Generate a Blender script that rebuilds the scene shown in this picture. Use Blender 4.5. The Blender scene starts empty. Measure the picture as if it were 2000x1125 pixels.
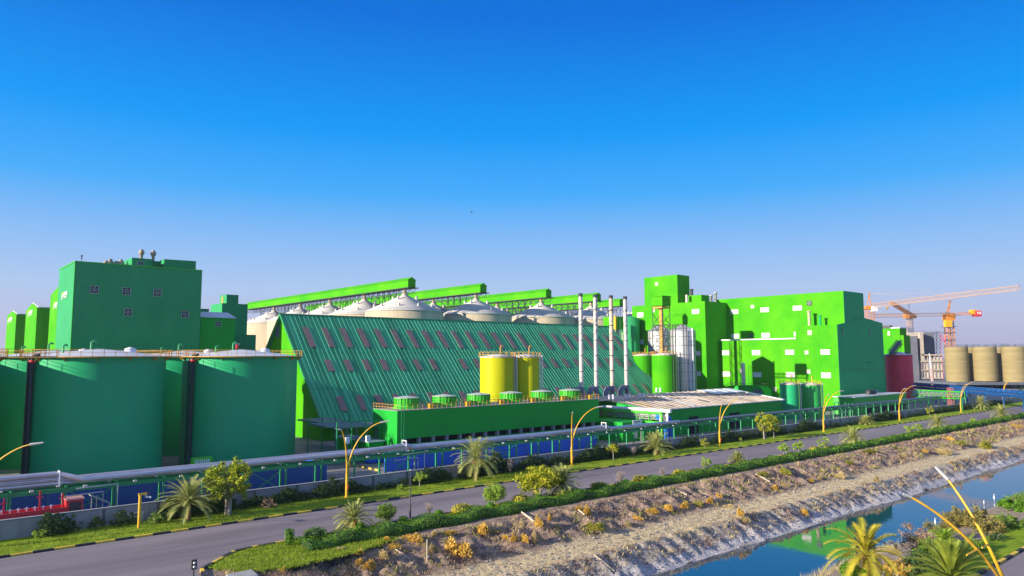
import bpy, math, random
from mathutils import Vector, Matrix, noise
sin, cos, pi, rad = math.sin, math.cos, math.pi, math.radians
random.seed(7)
SC = bpy.context.scene
COL = SC.collection

# ------------------------------------------------------------------ camera
F, HZ, CU, CV, CAMZ = 1400.0, 697.0, 1000.0, 562.5, 20.0
PITCH, ROLL = math.atan((HZ - CV) / F), 0.003
fw = Vector((0, cos(PITCH), sin(PITCH)))
r0 = Vector((1, 0, 0)); u0 = Vector((0, -sin(PITCH), cos(PITCH)))
RT = r0 * cos(ROLL) - u0 * sin(ROLL); UP = u0 * cos(ROLL) + r0 * sin(ROLL)
cam = bpy.data.cameras.new('camera'); co = bpy.data.objects.new('camera', cam); COL.objects.link(co)
cam.sensor_width = 36; cam.lens = 36 * F / 2000; cam.clip_start = 0.5; cam.clip_end = 12000
M = Matrix((RT, UP, -fw)).transposed().to_4x4(); M.translation = Vector((0, 0, CAMZ)); co.matrix_world = M
SC.camera = co

# ------------------------------------------------------------------ light
SUN_AZ, SUN_EL = 240.0, 16.0       # where the sun stands, clockwise from +Y
w = bpy.data.worlds.new("World"); SC.world = w; w.use_nodes = True
nt = w.node_tree; nt.nodes.clear()
sky = nt.nodes.new('ShaderNodeTexSky'); sky.sky_type = 'NISHITA'; sky.sun_disc = False
sky.sun_elevation = rad(SUN_EL); sky.sun_rotation = rad(SUN_AZ)
sky.altitude = 0; sky.air_density = 1.0; sky.dust_density = 0.6; sky.ozone_density = 4.0
EXPO = 0.95
# the Nishita sky, blended with a clear-day ramp over elevation (deep azure above, lavender dust at the horizon, unseen zenith whitened as added fill light)
geo = nt.nodes.new('ShaderNodeTexCoord'); sep = nt.nodes.new('ShaderNodeSeparateXYZ'); nt.links.new(geo.outputs['Generated'], sep.inputs[0])
rmp = nt.nodes.new('ShaderNodeValToRGB'); nt.links.new(sep.outputs[2], rmp.inputs[0]); els = rmp.color_ramp.elements
RAMP = [(0,(.50,.47,.68)),(.045,(.52,.55,.78)),(.09,(.44,.60,.89)),(.15,(.27,.53,.95)),(.22,(.06,.43,1.)),(.30,(.0,.335,.98)),(.44,(.0,.17,.76)),(.53,(.0,.17,.74)),(1,(.52,.53,.60))]
while len(els) < len(RAMP): els.new(.5)
for k, (p_, c_) in enumerate(RAMP): els[k].position = p_; els[k].color = c_ + (1,)
vs1 = nt.nodes.new('ShaderNodeVectorMath'); vs1.operation = 'SCALE'; vs1.inputs['Scale'].default_value = .012; nt.links.new(sky.outputs[0], vs1.inputs[0])
vs2 = nt.nodes.new('ShaderNodeVectorMath'); vs2.operation = 'SCALE'; vs2.inputs['Scale'].default_value = .96/(.13*2**EXPO); nt.links.new(rmp.outputs[0], vs2.inputs[0])
vad = nt.nodes.new('ShaderNodeVectorMath'); vad.operation = 'ADD'; nt.links.new(vs1.outputs[0], vad.inputs[0]); nt.links.new(vs2.outputs[0], vad.inputs[1])
bg = nt.nodes.new('ShaderNodeBackground'); bg.inputs['Strength'].default_value = 0.13
wo = nt.nodes.new('ShaderNodeOutputWorld')
nt.links.new(vad.outputs[0], bg.inputs[0]); nt.links.new(bg.outputs[0], wo.inputs[0])
sl = bpy.data.lights.new('sun', 'SUN'); sl.energy = 4.4; sl.angle = rad(0.5); sl.color = (1.0, 0.90, 0.72)
so = bpy.data.objects.new('sun', sl); COL.objects.link(so)
sd = Vector((sin(rad(SUN_AZ)) * cos(rad(SUN_EL)), cos(rad(SUN_AZ)) * cos(rad(SUN_EL)), sin(rad(SUN_EL))))
so.rotation_euler = sd.to_track_quat('Z', 'Y').to_euler(); so.location = (-60, -40, 60)
SC.view_settings.view_transform = 'Standard'; SC.view_settings.look = 'None'
SC.view_settings.gamma = 1; SC.view_settings.exposure = EXPO
SC.render.engine = 'CYCLES'
SC.cycles.use_denoising = True; SC.cycles.max_bounces = 5; SC.cycles.transparent_max_bounces = 6

# ------------------------------------------------------------------ frames: plant grid A, road grid R
class Frame:
    def __init__(s, az): s.a = rad(90 - az); s.sx = Vector((cos(s.a), sin(s.a), 0)); s.tx = Vector((-sin(s.a), cos(s.a), 0))
    def w(s, p): return s.sx * p[0] + s.tx * p[1] + Vector((0, 0, p[2]))
    def loc(s, v): return Vector((v.dot(s.sx), v.dot(s.tx), v.z))
A, R, W0 = Frame(49.0), Frame(49.9), Frame(90.0)
def ray(u, v): return fw + RT * ((u - CU) / F) - UP * ((v - CV) / F)
CP = Vector((0, 0, CAMZ))
def pz(fr, u, v, z=0.0):            # photo column/row -> point of frame fr at height z
    d = ray(u, v); return fr.loc(CP + d * ((z - CAMZ) / d.z))
def pt(fr, u, v, t):                # ... in the vertical plane t = const
    d = ray(u, v); return fr.loc(CP + d * (t / d.dot(fr.tx)))
def ps(fr, u, v, s):                # ... in the vertical plane s = const
    d = ray(u, v); return fr.loc(CP + d * (s / d.dot(fr.sx)))
def py(fr, u, v, Y):                # ... at distance Y ahead
    d = ray(u, v); return fr.loc(CP + d * (Y / d.y))

# ------------------------------------------------------------------ mesh builder
class MB:
    def __init__(s): s.v = []; s.f = []; s.m = []; s.sm = []; s.cur = 0; s.smooth = False
    def add(s, vs, fs, sm=None):
        b = len(s.v); s.v += [tuple(x) for x in vs]
        for f in fs: s.f.append(tuple(b + i for i in f)); s.m.append(s.cur); s.sm.append(s.smooth if sm is None else sm)
        return s
    def box(s, x0, x1, y0, y1, z0, z1):
        x0, x1 = sorted((x0, x1)); y0, y1 = sorted((y0, y1)); z0, z1 = sorted((z0, z1))
        return s.add([(x0,y0,z0),(x1,y0,z0),(x1,y1,z0),(x0,y1,z0),(x0,y0,z1),(x1,y0,z1),(x1,y1,z1),(x0,y1,z1)],
                     [(3,2,1,0),(4,5,6,7),(0,1,5,4),(1,2,6,5),(2,3,7,6),(3,0,4,7)])
    def quad(s, a, b, c, d): return s.add([a,b,c,d], [(0,1,2,3)])
    def prism(s, poly, d):          # poly extruded by vector d
        n = len(poly); d = Vector(d); P = [Vector(p) for p in poly]; Q = [p + d for p in P]
        return s.add(P + Q, [tuple(range(n))[::-1], tuple(range(n, 2*n))] + [(i, (i+1) % n, n + (i+1) % n, n + i) for i in range(n)])
    def bar(s, p, q, r, r2=None, n=4, caps=True):
        p, q = Vector(p), Vector(q); r2 = r if r2 is None else r2; d = q - p
        if d.length < 1e-6: return s
        d.normalize(); a = d.cross(Vector((0,0,1)) if abs(d.z) < .95 else Vector((1,0,0))).normalized(); b = d.cross(a)
        o = pi / n if n == 4 else 0
        vs = [p + (a*cos(o+2*pi*i/n) + b*sin(o+2*pi*i/n))*r for i in range(n)] + [q + (a*cos(o+2*pi*i/n) + b*sin(o+2*pi*i/n))*r2 for i in range(n)]
        fs = [(i, (i+1) % n, n + (i+1) % n, n + i) for i in range(n)]
        s.add(vs, fs, n > 6)
        if caps: s.add(vs, [tuple(range(n))[::-1], tuple(range(n, 2*n))], False)
        return s
    def tube(s, pts, r, n=8):
        pts = [Vector(p) for p in pts]; rings = []
        for i, p in enumerate(pts):
            d = (pts[min(i+1, len(pts)-1)] - pts[max(i-1, 0)]).normalized()
            a = d.cross(Vector((0,0,1)) if abs(d.z) < .95 else Vector((1,0,0))).normalized()
            if rings and a.dot(rings[-1][1]) < 0: a = -a
            b = d.cross(a); rr = r[i] if isinstance(r, (list, tuple)) else r
            rings.append(([p + (a*cos(2*pi*k/n) + b*sin(2*pi*k/n))*rr for k in range(n)], a))
        vs = [x for rg in rings for x in rg[0]]; m = len(pts)
        fs = [(j*n+k, j*n+(k+1) % n, (j+1)*n+(k+1) % n, (j+1)*n+k) for j in range(m-1) for k in range(n)]
        s.add(vs, fs, True); return s.add(vs, [tuple(range(n))[::-1], tuple((m-1)*n+k for k in range(n))], False)
    def lathe(s, c, prof, n=48, a0=0.0, a1=2*pi, sm=True):   # prof: (r, z) pairs
        full = abs(a1 - a0 - 2*pi) < 1e-6; k = n if full else n + 1; vs = []
        for r, z in prof:
            for i in range(k): t = a0 + (a1 - a0)*i/n; vs.append((c[0] + r*cos(t), c[1] + r*sin(t), z))
        fs = []
        for j in range(len(prof)-1):
            for i in range(n): i2 = (i+1) % k; fs.append((j*k+i, j*k+i2, (j+1)*k+i2, (j+1)*k+i))
        return s.add(vs, fs, sm)
    def disc(s, c, r, z, n=32, up=True):
        f = tuple(range(n)); return s.add([(c[0]+r*cos(2*pi*i/n), c[1]+r*sin(2*pi*i/n), z) for i in range(n)], [f if up else f[::-1]], False)
    def lattice(s, p, q, w_, bays, r=.12, w2=None, upv=(0,0,1)):   # four-chord truss
        p, q = Vector(p), Vector(q); d = (q-p).normalized(); up = Vector(upv)
        a = d.cross(up).normalized(); b = a.cross(d).normalized(); w2 = w2 or w_
        cor = [(-1,-1),(1,-1),(1,1),(-1,1)]
        def P(k, i): x = p + (q-p)*(i/bays); return x + a*cor[k][0]*w_/2 + b*cor[k][1]*w2/2
        for k in range(4): s.bar(P(k,0), P(k,bays), r)
        for i in range(bays):
            for k in range(4): s.bar(P(k,i), P((k+1) % 4, i+1) if i % 2 else P((k+1) % 4, i+1), r*.6)
        for i in range(bays+1):
            for k in range(4): s.bar(P(k,i), P((k+1) % 4, i), r*.6)
        return s
    def text_bars(s): pass

def new_obj(name, data): o = bpy.data.objects.new(name, data); COL.objects.link(o); return o
def build(name, mb, mats, fr=None, org=(0,0,0), parent=None):
    me = bpy.data.meshes.new(name); ox, oy, oz = org
    me.from_pydata([(x-ox, y-oy, z-oz) for x, y, z in mb.v], [], mb.f)
    if not isinstance(mats, (list, tuple)): mats = [mats]
    for m_ in mats: me.materials.append(m_)
    me.polygons.foreach_set('material_index', mb.m); me.polygons.foreach_set('use_smooth', mb.sm); me.update()
    o = new_obj(name, me)
    if parent is not None: o.parent = parent
    elif fr is not None: o.location = fr.w(org); o.rotation_euler = (0, 0, fr.a)
    return o
def tag(o, label, cat, group=None, kind=None):
    o['label'] = label
    if cat: o['category'] = cat
    if group: o['group'] = group
    if kind: o['kind'] = kind
    return o
class Thing:                         # an Empty at the thing's base that parents its parts
    def __init__(s, name, label, cat, fr, org, group=None):
        s.o = new_obj(name, None); s.o.empty_display_size = .5; s.org = tuple(org); s.fr = fr
        s.o.location = fr.w(org); s.o.rotation_euler = (0, 0, fr.a); tag(s.o, label, cat, group)
    def part(s, name, mb, mats, parent=None, label=None):
        o = build(name, mb, mats, org=s.org, parent=parent or s.o)
        if label: o['label'] = label
        return o
def pieces(mb):                       # one builder per connected piece
    par = list(range(len(mb.v)))
    def fd(i):
        while par[i] != i: par[i] = par[par[i]]; i = par[i]
        return i
    for f in mb.f:
        for k in f[1:]: par[fd(k)] = fd(f[0])
    out = {}
    for f, m_, s_ in zip(mb.f, mb.m, mb.sm):
        r = fd(f[0]); o, mp = out.setdefault(r, (MB(), {})); g_ = []
        for k in f:
            if k not in mp: mp[k] = len(o.v); o.v.append(mb.v[k])
            g_.append(mp[k])
        o.f.append(tuple(g_)); o.m.append(m_); o.sm.append(s_)
    return [o for o, _ in out.values()]
def one(name, mb, mats, label, cat, fr, org, group=None): return tag(build(name, mb, mats, fr, org), label, cat, group)
def struct(name, mb, mats, fr=W0, org=(0,0,0), kind='structure'):
    o = build(name, mb, mats, fr, org); o['kind'] = kind; return o
def copy_tree(root, loc, rz=0.0, sc=1.0, label=None):
    r = root.copy(); COL.objects.link(r); r.location = loc; r.rotation_euler = (0, 0, rz); r.scale = (sc, sc, sc)
    if label: r['label'] = label
    for ch in list(root.children):
        c = ch.copy(); COL.objects.link(c); c.parent = r
        for g in list(ch.children): d = g.copy(); COL.objects.link(d); d.parent = c
    return r

# ------------------------------------------------------------------ materials
def mat(name, c, rough=.6, metal=0.0, var=.12, vs=.4, c2=None, bump=0.0, bs=8.0, stretch=None, ribs=None, coat=0.0, spec=.5, streak=0.0, streak_c=None):
    m = bpy.data.materials.new(name); m.use_nodes = True; n = m.node_tree.nodes; L = m.node_tree.links
    P = n['Principled BSDF']; P.inputs['Roughness'].default_value = rough; P.inputs['Metallic'].default_value = metal
    P.inputs['Specular IOR Level'].default_value = spec
    if coat: P.inputs['Coat Weight'].default_value = coat; P.inputs['Coat Roughness'].default_value = .25
    tc = n.new('ShaderNodeTexCoord'); vec = tc.outputs['Object']
    mp = n.new('ShaderNodeMapping'); L.new(vec, mp.inputs[0]); mp.inputs['Scale'].default_value = stretch or (1,1,1)
    nz = n.new('ShaderNodeTexNoise'); nz.inputs['Scale'].default_value = vs; nz.inputs['Detail'].default_value = 6; nz.inputs['Roughness'].default_value = .62
    L.new(mp.outputs[0], nz.inputs['Vector'])
    rp = n.new('ShaderNodeValToRGB'); L.new(nz.outputs['Fac'], rp.inputs[0])
    rp.color_ramp.elements[0].position = .3; rp.color_ramp.elements[1].position = .7
    ca = tuple(x*(1-var) for x in c) + (1,); cb = tuple(min(1, x*(1+var)) for x in (c2 or c)) + (1,)
    rp.color_ramp.elements[0].color = ca; rp.color_ramp.elements[1].color = cb
    out = rp.outputs[0]
    if streak:
        m2 = n.new('ShaderNodeMapping'); L.new(vec, m2.inputs[0]); m2.inputs['Scale'].default_value = (1.6, 1.6, .07)
        n2 = n.new('ShaderNodeTexNoise'); n2.inputs['Scale'].default_value = 1.0; n2.inputs['Detail'].default_value = 5; L.new(m2.outputs[0], n2.inputs['Vector'])
        r2 = n.new('ShaderNodeValToRGB'); r2.color_ramp.elements[0].position = .5; r2.color_ramp.elements[1].position = .75
        r2.color_ramp.elements[0].color = (0,0,0,1); r2.color_ramp.elements[1].color = (streak,)*3 + (1,); L.new(n2.outputs['Fac'], r2.inputs[0])
        mx = n.new('ShaderNodeMix'); mx.data_type = 'RGBA'; L.new(r2.outputs[0], mx.inputs[0]); L.new(out, mx.inputs[6])
        mx.inputs[7].default_value = tuple(streak_c or (.25,.3,.2)) + (1,); out = mx.outputs[2]
    L.new(out, P.inputs['Base Color'])
    h = None
    if ribs:                          # (period m, depth) vertical cladding ribs
        sx = n.new('ShaderNodeSeparateXYZ'); L.new(vec, sx.inputs[0])
        ad = n.new('ShaderNodeMath'); ad.operation = 'ADD'; L.new(sx.outputs[0], ad.inputs[0]); L.new(sx.outputs[1], ad.inputs[1])
        ml = n.new('ShaderNodeMath'); ml.operation = 'MULTIPLY'; ml.inputs[1].default_value = 2*pi/ribs[0]; L.new(ad.outputs[0], ml.inputs[0])
        sn = n.new('ShaderNodeMath'); sn.operation = 'SINE'; L.new(ml.outputs[0], sn.inputs[0])
        bp = n.new('ShaderNodeBump'); bp.inputs['Distance'].default_value = ribs[1]; bp.inputs['Strength'].default_value = .6
        L.new(sn.outputs[0], bp.inputs['Height']); h = bp
    if bump:
        n3 = n.new('ShaderNodeTexNoise'); n3.inputs['Scale'].default_value = bs; n3.inputs['Detail'].default_value = 5; L.new(vec, n3.inputs['Vector'])
        b3 = n.new('ShaderNodeBump'); b3.inputs['Distance'].default_value = bump; b3.inputs['Strength'].default_value = .8
        L.new(n3.outputs['Fac'], b3.inputs['Height'])
        if h: L.new(h.outputs[0], b3.inputs['Normal'])
        h = b3
    if h: L.new(h.outputs[0], P.inputs['Normal'])
    return m
G_BRIGHT = mat('green_cladding', (.03,.35,.003), .7, spec=.12, c2=(.085,.38,.002), var=.10, vs=.08, ribs=(.9,.03), streak=.35, streak_c=(.085,.36,.004))
G_LEFT = mat('green_teal_cladding', (.03,.31,.11), .6, spec=.2, var=.12, vs=.1, ribs=(.9,.03), streak=.3, streak_c=(.07,.34,.14))
G_TANK = mat('tank_green_paint', (.015,.42,.155), .5, spec=.25, var=.07, vs=.15, streak=.25, streak_c=(.05,.33,.20), coat=.15)
G_DARK = mat('dark_green_paint', (.01,.38,.035), .6, spec=.2, var=.10, vs=.12, streak=.3, streak_c=(.035,.27,.07))
G_STEEL = mat('green_steel', (.02,.30,.10), .5, var=.2, vs=1.)
G_LITE = mat('light_green_paint', (.05,.50,.02), .5, var=.15, vs=1.)
G_ROOF = mat('barn_roof_green', (.02,.29,.13), .5, spec=.25, var=.15, vs=1.3, c2=(.09,.54,.28), stretch=(1,.015,.015), streak=.3, streak_c=(.05,.42,.16))  # lighter strips down the slope paint in sun catching the ribs
PANEL = mat('aged_translucent_sheet', (.27,.17,.145), .6, var=.2, vs=.8)
YEL = mat('yellow_paint', (.70,.40,.02), .5, var=.15, vs=1.5)
YRAIL = mat('yellow_rusty_rail', (.75,.46,.06), .6, var=.3, vs=.7, c2=(.55,.22,.05))
YTANK = mat('lime_tank_paint', (.50,.50,.003), .55, spec=.2, var=.06, vs=.2)
WROOF = mat('white_sheet_roof', (.62,.62,.64), .55, var=.15, vs=.5)
SILOW = mat('white_cone_roof', (.56,.54,.52), .7, var=.14, vs=.12, c2=(.52,.47,.42), streak=.3, streak_c=(.38,.33,.28))
CONC = mat('silo_concrete', (.52,.42,.29), .85, var=.15, vs=.15, stretch=(1,1,.3), streak=.5, streak_c=(.33,.27,.2))
CONC2 = mat('tan_concrete', (.28,.22,.10), .85, var=.2, vs=.3, stretch=(.2,.2,2.5))
CONCG = mat('grey_concrete', (.33,.31,.29), .9, var=.2, vs=.5, bump=.02, streak=.4, streak_c=(.18,.17,.17))
SILVER = mat('silver_pipe_cladding', (.60,.57,.60), .36, metal=.75, var=.1, vs=.6)
GALV = mat('galvanised_steel', (.62,.62,.62), .42, metal=.45, var=.15, vs=.5, streak=.4, streak_c=(.4,.38,.34))
WPIPE = mat('stack_aluminium', (.56,.54,.52), .45, metal=.2, var=.12, vs=.5, c2=(.66,.58,.50), streak=.5, streak_c=(.55,.33,.16))
RUSTP = mat('stack_rusty_steel', (.62,.45,.32), .6, metal=.1, var=.25, vs=.4, c2=(.70,.60,.5), streak=.6, streak_c=(.45,.2,.06))
DARKM = mat('dark_steel', (.035,.04,.045), .55, var=.3, vs=1.)
BLACK = mat('black_opening', (.012,.012,.014), .8, var=.2)
DUCT = mat('grey_duct', (.16,.18,.22), .5, metal=.3, var=.25, vs=1.)
WIN = mat('white_louvre_window', (.80,.72,.74), .5, var=.08, vs=1.2)
VENT = mat('grey_vent_louvre', (.52,.45,.40), .6, var=.2, vs=2.)
FRAME = mat('grey_fan_frame', (.35,.38,.36), .5, var=.1)
WHITE = mat('white_paint', (.80,.80,.80), .5, var=.05)
ORANGE = mat('crane_orange_paint', (.66,.24,.03), .55, var=.2, vs=.5)
PINK = mat('crane_faded_paint', (.50,.32,.22), .6, var=.2, vs=.5)
RED = mat('red_paint', (.62,.03,.04), .5, var=.15, vs=.5)
REDT = mat('red_tank_paint', (.95,.04,.08), .5, var=.12, vs=.2, streak=.3, streak_c=(.3,.03,.07))
BLUE = mat('blue_paint', (.01,.13,.70), .5, var=.12, vs=.3)
BLUED = mat('blue_paint_shaded', (.008,.085,.33), .6, var=.2, vs=.3)  # blue wall paint darkened to carry the shade on the left wall
BLUEP = mat('blue_pipe_paint', (.01,.16,.70), .4, var=.1, vs=.4)
BEIGE = mat('beige_weathered_roof', (.46,.35,.25), .75, var=.22, vs=.16, c2=(.60,.49,.37), stretch=(1,.4,1), bump=.01, bs=3, streak=.0)
ASPH = mat('asphalt', (.21,.172,.18), .85, var=.34, vs=.12, stretch=(.12,1.2,1), bump=.012, bs=14)
YARD = mat('yard_concrete', (.24,.22,.21), .9, var=.25, vs=.15, bump=.01)
WALLM = mat('boundary_wall_render', (.36,.32,.31), .9, var=.22, vs=.35, bump=.015, bs=6, streak=.5, streak_c=(.16,.15,.16))
KBLK = mat('kerb_black', (.03,.03,.035), .8, var=.3, vs=3)
KYEL = mat('kerb_yellow', (.75,.50,.06), .8, var=.3, vs=3)
PAINT = mat('road_paint_worn', (.30,.28,.27), .8, var=.3, vs=2)
COWLM = mat('cowl_weathered_metal', (.36,.27,.22), .6, var=.2)
LAMP_HEAD = mat('lamp_head_grey', (.36,.36,.37), .4, var=.1)
ROCK = mat('rock_grey', (.28,.25,.23), .95, var=.35, vs=1.5)
BARK = mat('palm_bark', (.30,.17,.08), .95, var=.4, vs=3, stretch=(1,1,4), bump=.05, bs=6)
BARK2 = mat('tree_bark', (.32,.26,.22), .9, var=.25, vs=3)
def leafmat(name, c, c2, sc=1.2, trans=.25):
    m = mat(name, c, .55, var=.15, vs=sc, c2=c2, spec=.25); n = m.node_tree.nodes; L = m.node_tree.links
    P = n['Principled BSDF']; T = n.new('ShaderNodeBsdfTranslucent'); X = n.new('ShaderNodeMixShader'); X.inputs[0].default_value = trans
    src = P.inputs['Base Color'].links[0].from_socket; L.new(src, T.inputs[0]); L.new(P.outputs[0], X.inputs[1]); L.new(T.outputs[0], X.inputs[2])
    L.new(X.outputs[0], n['Material Output'].inputs[0]); return m
PALM = leafmat('palm_frond_green', (.26,.30,.07), (.50,.50,.16), .9)
PALMY = leafmat('palm_frond_gold', (.34,.36,.03), (.62,.48,.05), .5)
LEAF = leafmat('leaf_green', (.12,.24,.03), (.26,.36,.05), 1.)
LEAFY = leafmat('leaf_yellow_green', (.20,.32,.02), (.56,.50,.03), .8)
LEAFL = leafmat('leaf_light_green', (.22,.38,.03), (.38,.50,.06), 1.)
HEDGE = leafmat('hedge_leaf', (.06,.19,.010), (.18,.34,.02), .8)
HEDGEY = leafmat('hedge_gold_leaf', (.42,.40,.02), (.62,.48,.03), 1.5)
SHRUBD = leafmat('wall_shrub_leaf', (.04,.09,.03), (.09,.15,.045), .8)
DRYO = leafmat('dry_bush_orange', (.60,.38,.06), (.84,.60,.15), 1.5)
DRYT = leafmat('dry_bush_tan', (.52,.40,.18), (.66,.54,.28), 1.5)
DRYG = leafmat('scrub_olive', (.22,.26,.04), (.44,.40,.06), 1.5)
DRYB = leafmat('dead_scrub_brown', (.30,.19,.13), (.48,.33,.22), 1.0)
TWIG = mat('bare_twig', (.38,.30,.27), .9, var=.2)
# ================================================================== SETTING
def sstep(a, b, x): t = max(0., min(1., (x-a)/(b-a))); return t*t*(3-2*t)
def fb(x, y, z=0., o=4): return noise.fractal(Vector((x, y, z)), 1.0, 2.0, o)
KN = [(-9e9,0),(29.5,0),(34,-.8),(40.8,-4.4),(42.6,-5.2),(48,-6.2),(53.5,-5.9),(54.8,-5.05),(55.6,-4.65),(58.9,-2.6),(63.2,-2.35),(64.1,-2.05),(69.5,-.2),(71,0),(9e9,0)]
def terr(s, t):
    wv = 1.0*fb(s*.05, 3.3) + .25*fb(s*.3, 7.7)
    tt = t + wv*sstep(51, 55, t)*(1-sstep(67, 70, t)) + wv*sstep(35, 38, t)*(1-sstep(43, 48, t))
    for (a, za), (b, zb) in zip(KN, KN[1:]):
        if tt <= b: z = za + (zb-za)*(tt-a)/(b-a); break
    up = sstep(63.4, 64.8, tt)*(1-sstep(69, 71, tt)); lo = sstep(55., 56., tt)*(1-sstep(58.4, 60, tt)); pa = sstep(58.6, 60, tt)*(1-sstep(62.8, 64, tt))
    z += up*(.6*fb(s*.5, t*.22, 1.) + .34*fb(s*1.5, t*.8, 2.)) + lo*(.44*fb(s*.8+t*.35, t*.10, 3.) + .26*fb(s*1.7, t*1.1, 4.)) + pa*(.16*fb(s*1.1, t*1.1, 5.) - .14*math.exp(-((tt-60.3)/.3)**2) - .14*math.exp(-((tt-61.9)/.3)**2))
    return z*sstep(24, 36, s)
S_ = [-6000,-1500,-500,-200,-100,-50,-20,0,8,14,18,22] + [24+.5*i for i in range(int(120/.5))] + [144+1.*i for i in range(80)] + [224+2.5*i for i in range(70)] + [420,500,700,1200,2500,8000]
T_ = [-6000,-1500,-400,-100,-20,5,20,27] + [29+.7*i for i in range(19)] + [42.3,44,46,48,50,52] + [53+.32*i for i in range(58)] + [72,74,77,90,120,200,350,600,1200,3000,9000]
g = MB(); n_t = len(T_)
for s_ in S_:
    for t_ in T_: g.v.append((s_, t_, (terr(s_, t_) if 28 < t_ < 72 else 0.) - .02))
g.f = [(i*n_t+j, (i+1)*n_t+j, (i+1)*n_t+j+1, i*n_t+j+1) for i in range(len(S_)-1) for j in range(n_t-1)]
g.m = [0]*len(g.f); g.sm = [True]*len(g.f)
def ground_mat():
    m = bpy.data.materials.new('bank_soil'); m.use_nodes = True; n = m.node_tree.nodes; L = m.node_tree.links
    P = n['Principled BSDF']; P.inputs['Roughness'].default_value = .95; P.inputs['Specular IOR Level'].default_value = .15
    tc = n.new('ShaderNodeTexCoord'); O = tc.outputs['Object']; sx = n.new('ShaderNodeSeparateXYZ'); L.new(O, sx.inputs[0])
    def N(sc, det=6, mp=(1,1,1), ro=.65):
        a = n.new('ShaderNodeMapping'); a.inputs['Scale'].default_value = mp; L.new(O, a.inputs[0])
        b = n.new('ShaderNodeTexNoise'); b.inputs['Scale'].default_value = sc; b.inputs['Detail'].default_value = det; b.inputs['Roughness'].default_value = ro
        L.new(a.outputs[0], b.inputs['Vector']); return b.outputs['Fac']
    def math_(op, a, b):
        x = n.new('ShaderNodeMath'); x.operation = op
        for k, q in ((0, a), (1, b)):
            if isinstance(q, (int, float)): x.inputs[k].default_value = q
            else: L.new(q, x.inputs[k])
        return x.outputs[0]
    def ramp(f, *st):
        r = n.new('ShaderNodeValToRGB'); L.new(f, r.inputs[0]); e = r.color_ramp.elements
        while len(e) < len(st): e.new(.5)
        for k, (p, c) in enumerate(st): e[k].position = p; e[k].color = tuple(c) + (1,)
        return r.outputs[0]
    def mix(f, a, b):
        x = n.new('ShaderNodeMix'); x.data_type = 'RGBA'; L.new(f, x.inputs[0]); L.new(a, x.inputs[6]); L.new(b, x.inputs[7]); return x.outputs[2]
    def band(lo, hi, soft=.8):        # 1 between t=lo..hi, edges broken by noise
        tn = math_('ADD', sx.outputs[1], math_('MULTIPLY', math_('SUBTRACT', N(.35, 4), .5), 3.2))
        a = n.new('ShaderNodeMapRange'); L.new(tn, a.inputs[0]); a.inputs[1].default_value = lo-soft; a.inputs[2].default_value = lo+soft
        b = n.new('ShaderNodeMapRange'); L.new(tn, b.inputs[0]); b.inputs[1].default_value = hi-soft; b.inputs[2].default_value = hi+soft; b.inputs[3].default_value = 1; b.inputs[4].default_value = 0
        return math_('MULTIPLY', a.outputs[0], b.outputs[0])
    soil = ramp(N(.7, 8), (.34,(.18,.12,.09)), (.5,(.44,.31,.24)), (.6,(.60,.42,.30)), (.7,(.48,.38,.14)))
    path = ramp(N(1.6, 8), (.3,(.55,.39,.20)), (.48,(.86,.66,.38)), (.7,(.96,.80,.52)))
    lows = ramp(N(.9, 8, (1.6,.35,1)), (.34,(.20,.16,.13)), (.48,(.54,.45,.38)), (.64,(.82,.70,.56)))
    salt = ramp(N(1.2, 7, (1.8,.4,1)), (.3,(.55,.49,.48)), (.6,(.88,.82,.80)))
    mud = ramp(N(1., 3), (.3,(.05,.04,.025)), (.7,(.12,.09,.05)))
    dirt = ramp(N(.5, 7), (.3,(.36,.27,.21)), (.7,(.60,.48,.38)))
    c = mix(band(-9999, 1e4), dirt, dirt)
    c = mix(band(63.1, 71.3), c, soil); c = mix(band(55.6, 59.3), c, lows); c = mix(band(58.8, 63.4), c, path)
    c = mix(band(54.3, 56.2, .5), c, salt); c = mix(band(42.5, 54.5, .25), c, mud)
    sp = ramp(N(4.5, 4, (1,1,1), .8), (.42,(.22,.22,.22)), (.52,(1,1,1)))       # small stones and holes
    mm = n.new('ShaderNodeMix'); mm.data_type = 'RGBA'; mm.blend_type = 'MULTIPLY'; mm.inputs[0].default_value = .7; L.new(c, mm.inputs[6]); L.new(sp, mm.inputs[7])
    L.new(mm.outputs[2], P.inputs['Base Color'])
    b1 = n.new('ShaderNodeBump'); b1.inputs['Distance'].default_value = .4; b1.inputs['Strength'].default_value = 1.; L.new(N(2.6, 9, (1,1,1), .75), b1.inputs['Height'])
    L.new(b1.outputs[0], P.inputs['Normal']); return m
struct('ground', g, ground_mat(), R)
def ground_hit(u, v):                # where the ray of a photo pixel meets the terrain (R grid)
    d = ray(u, v); a = .0; k = 30.
    while k < 900:
        q = R.loc(CP + d*k)
        if q.z < terr(q.x, q.y): break
        a = k; k += .5 if k < 200 else 2.
    for _ in range(14):
        m_ = (a+k)/2; q = R.loc(CP + d*m_)
        if q.z < terr(q.x, q.y): k = m_
        else: a = m_
    q = R.loc(CP + d*k); q.z = terr(q.x, q.y); return q

def sheet(x0, x1, y0, y1, z): return MB().add([(x0,y0,z),(x1,y0,z),(x1,y1,z),(x0,y1,z)], [(0,1,2,3)])
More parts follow.
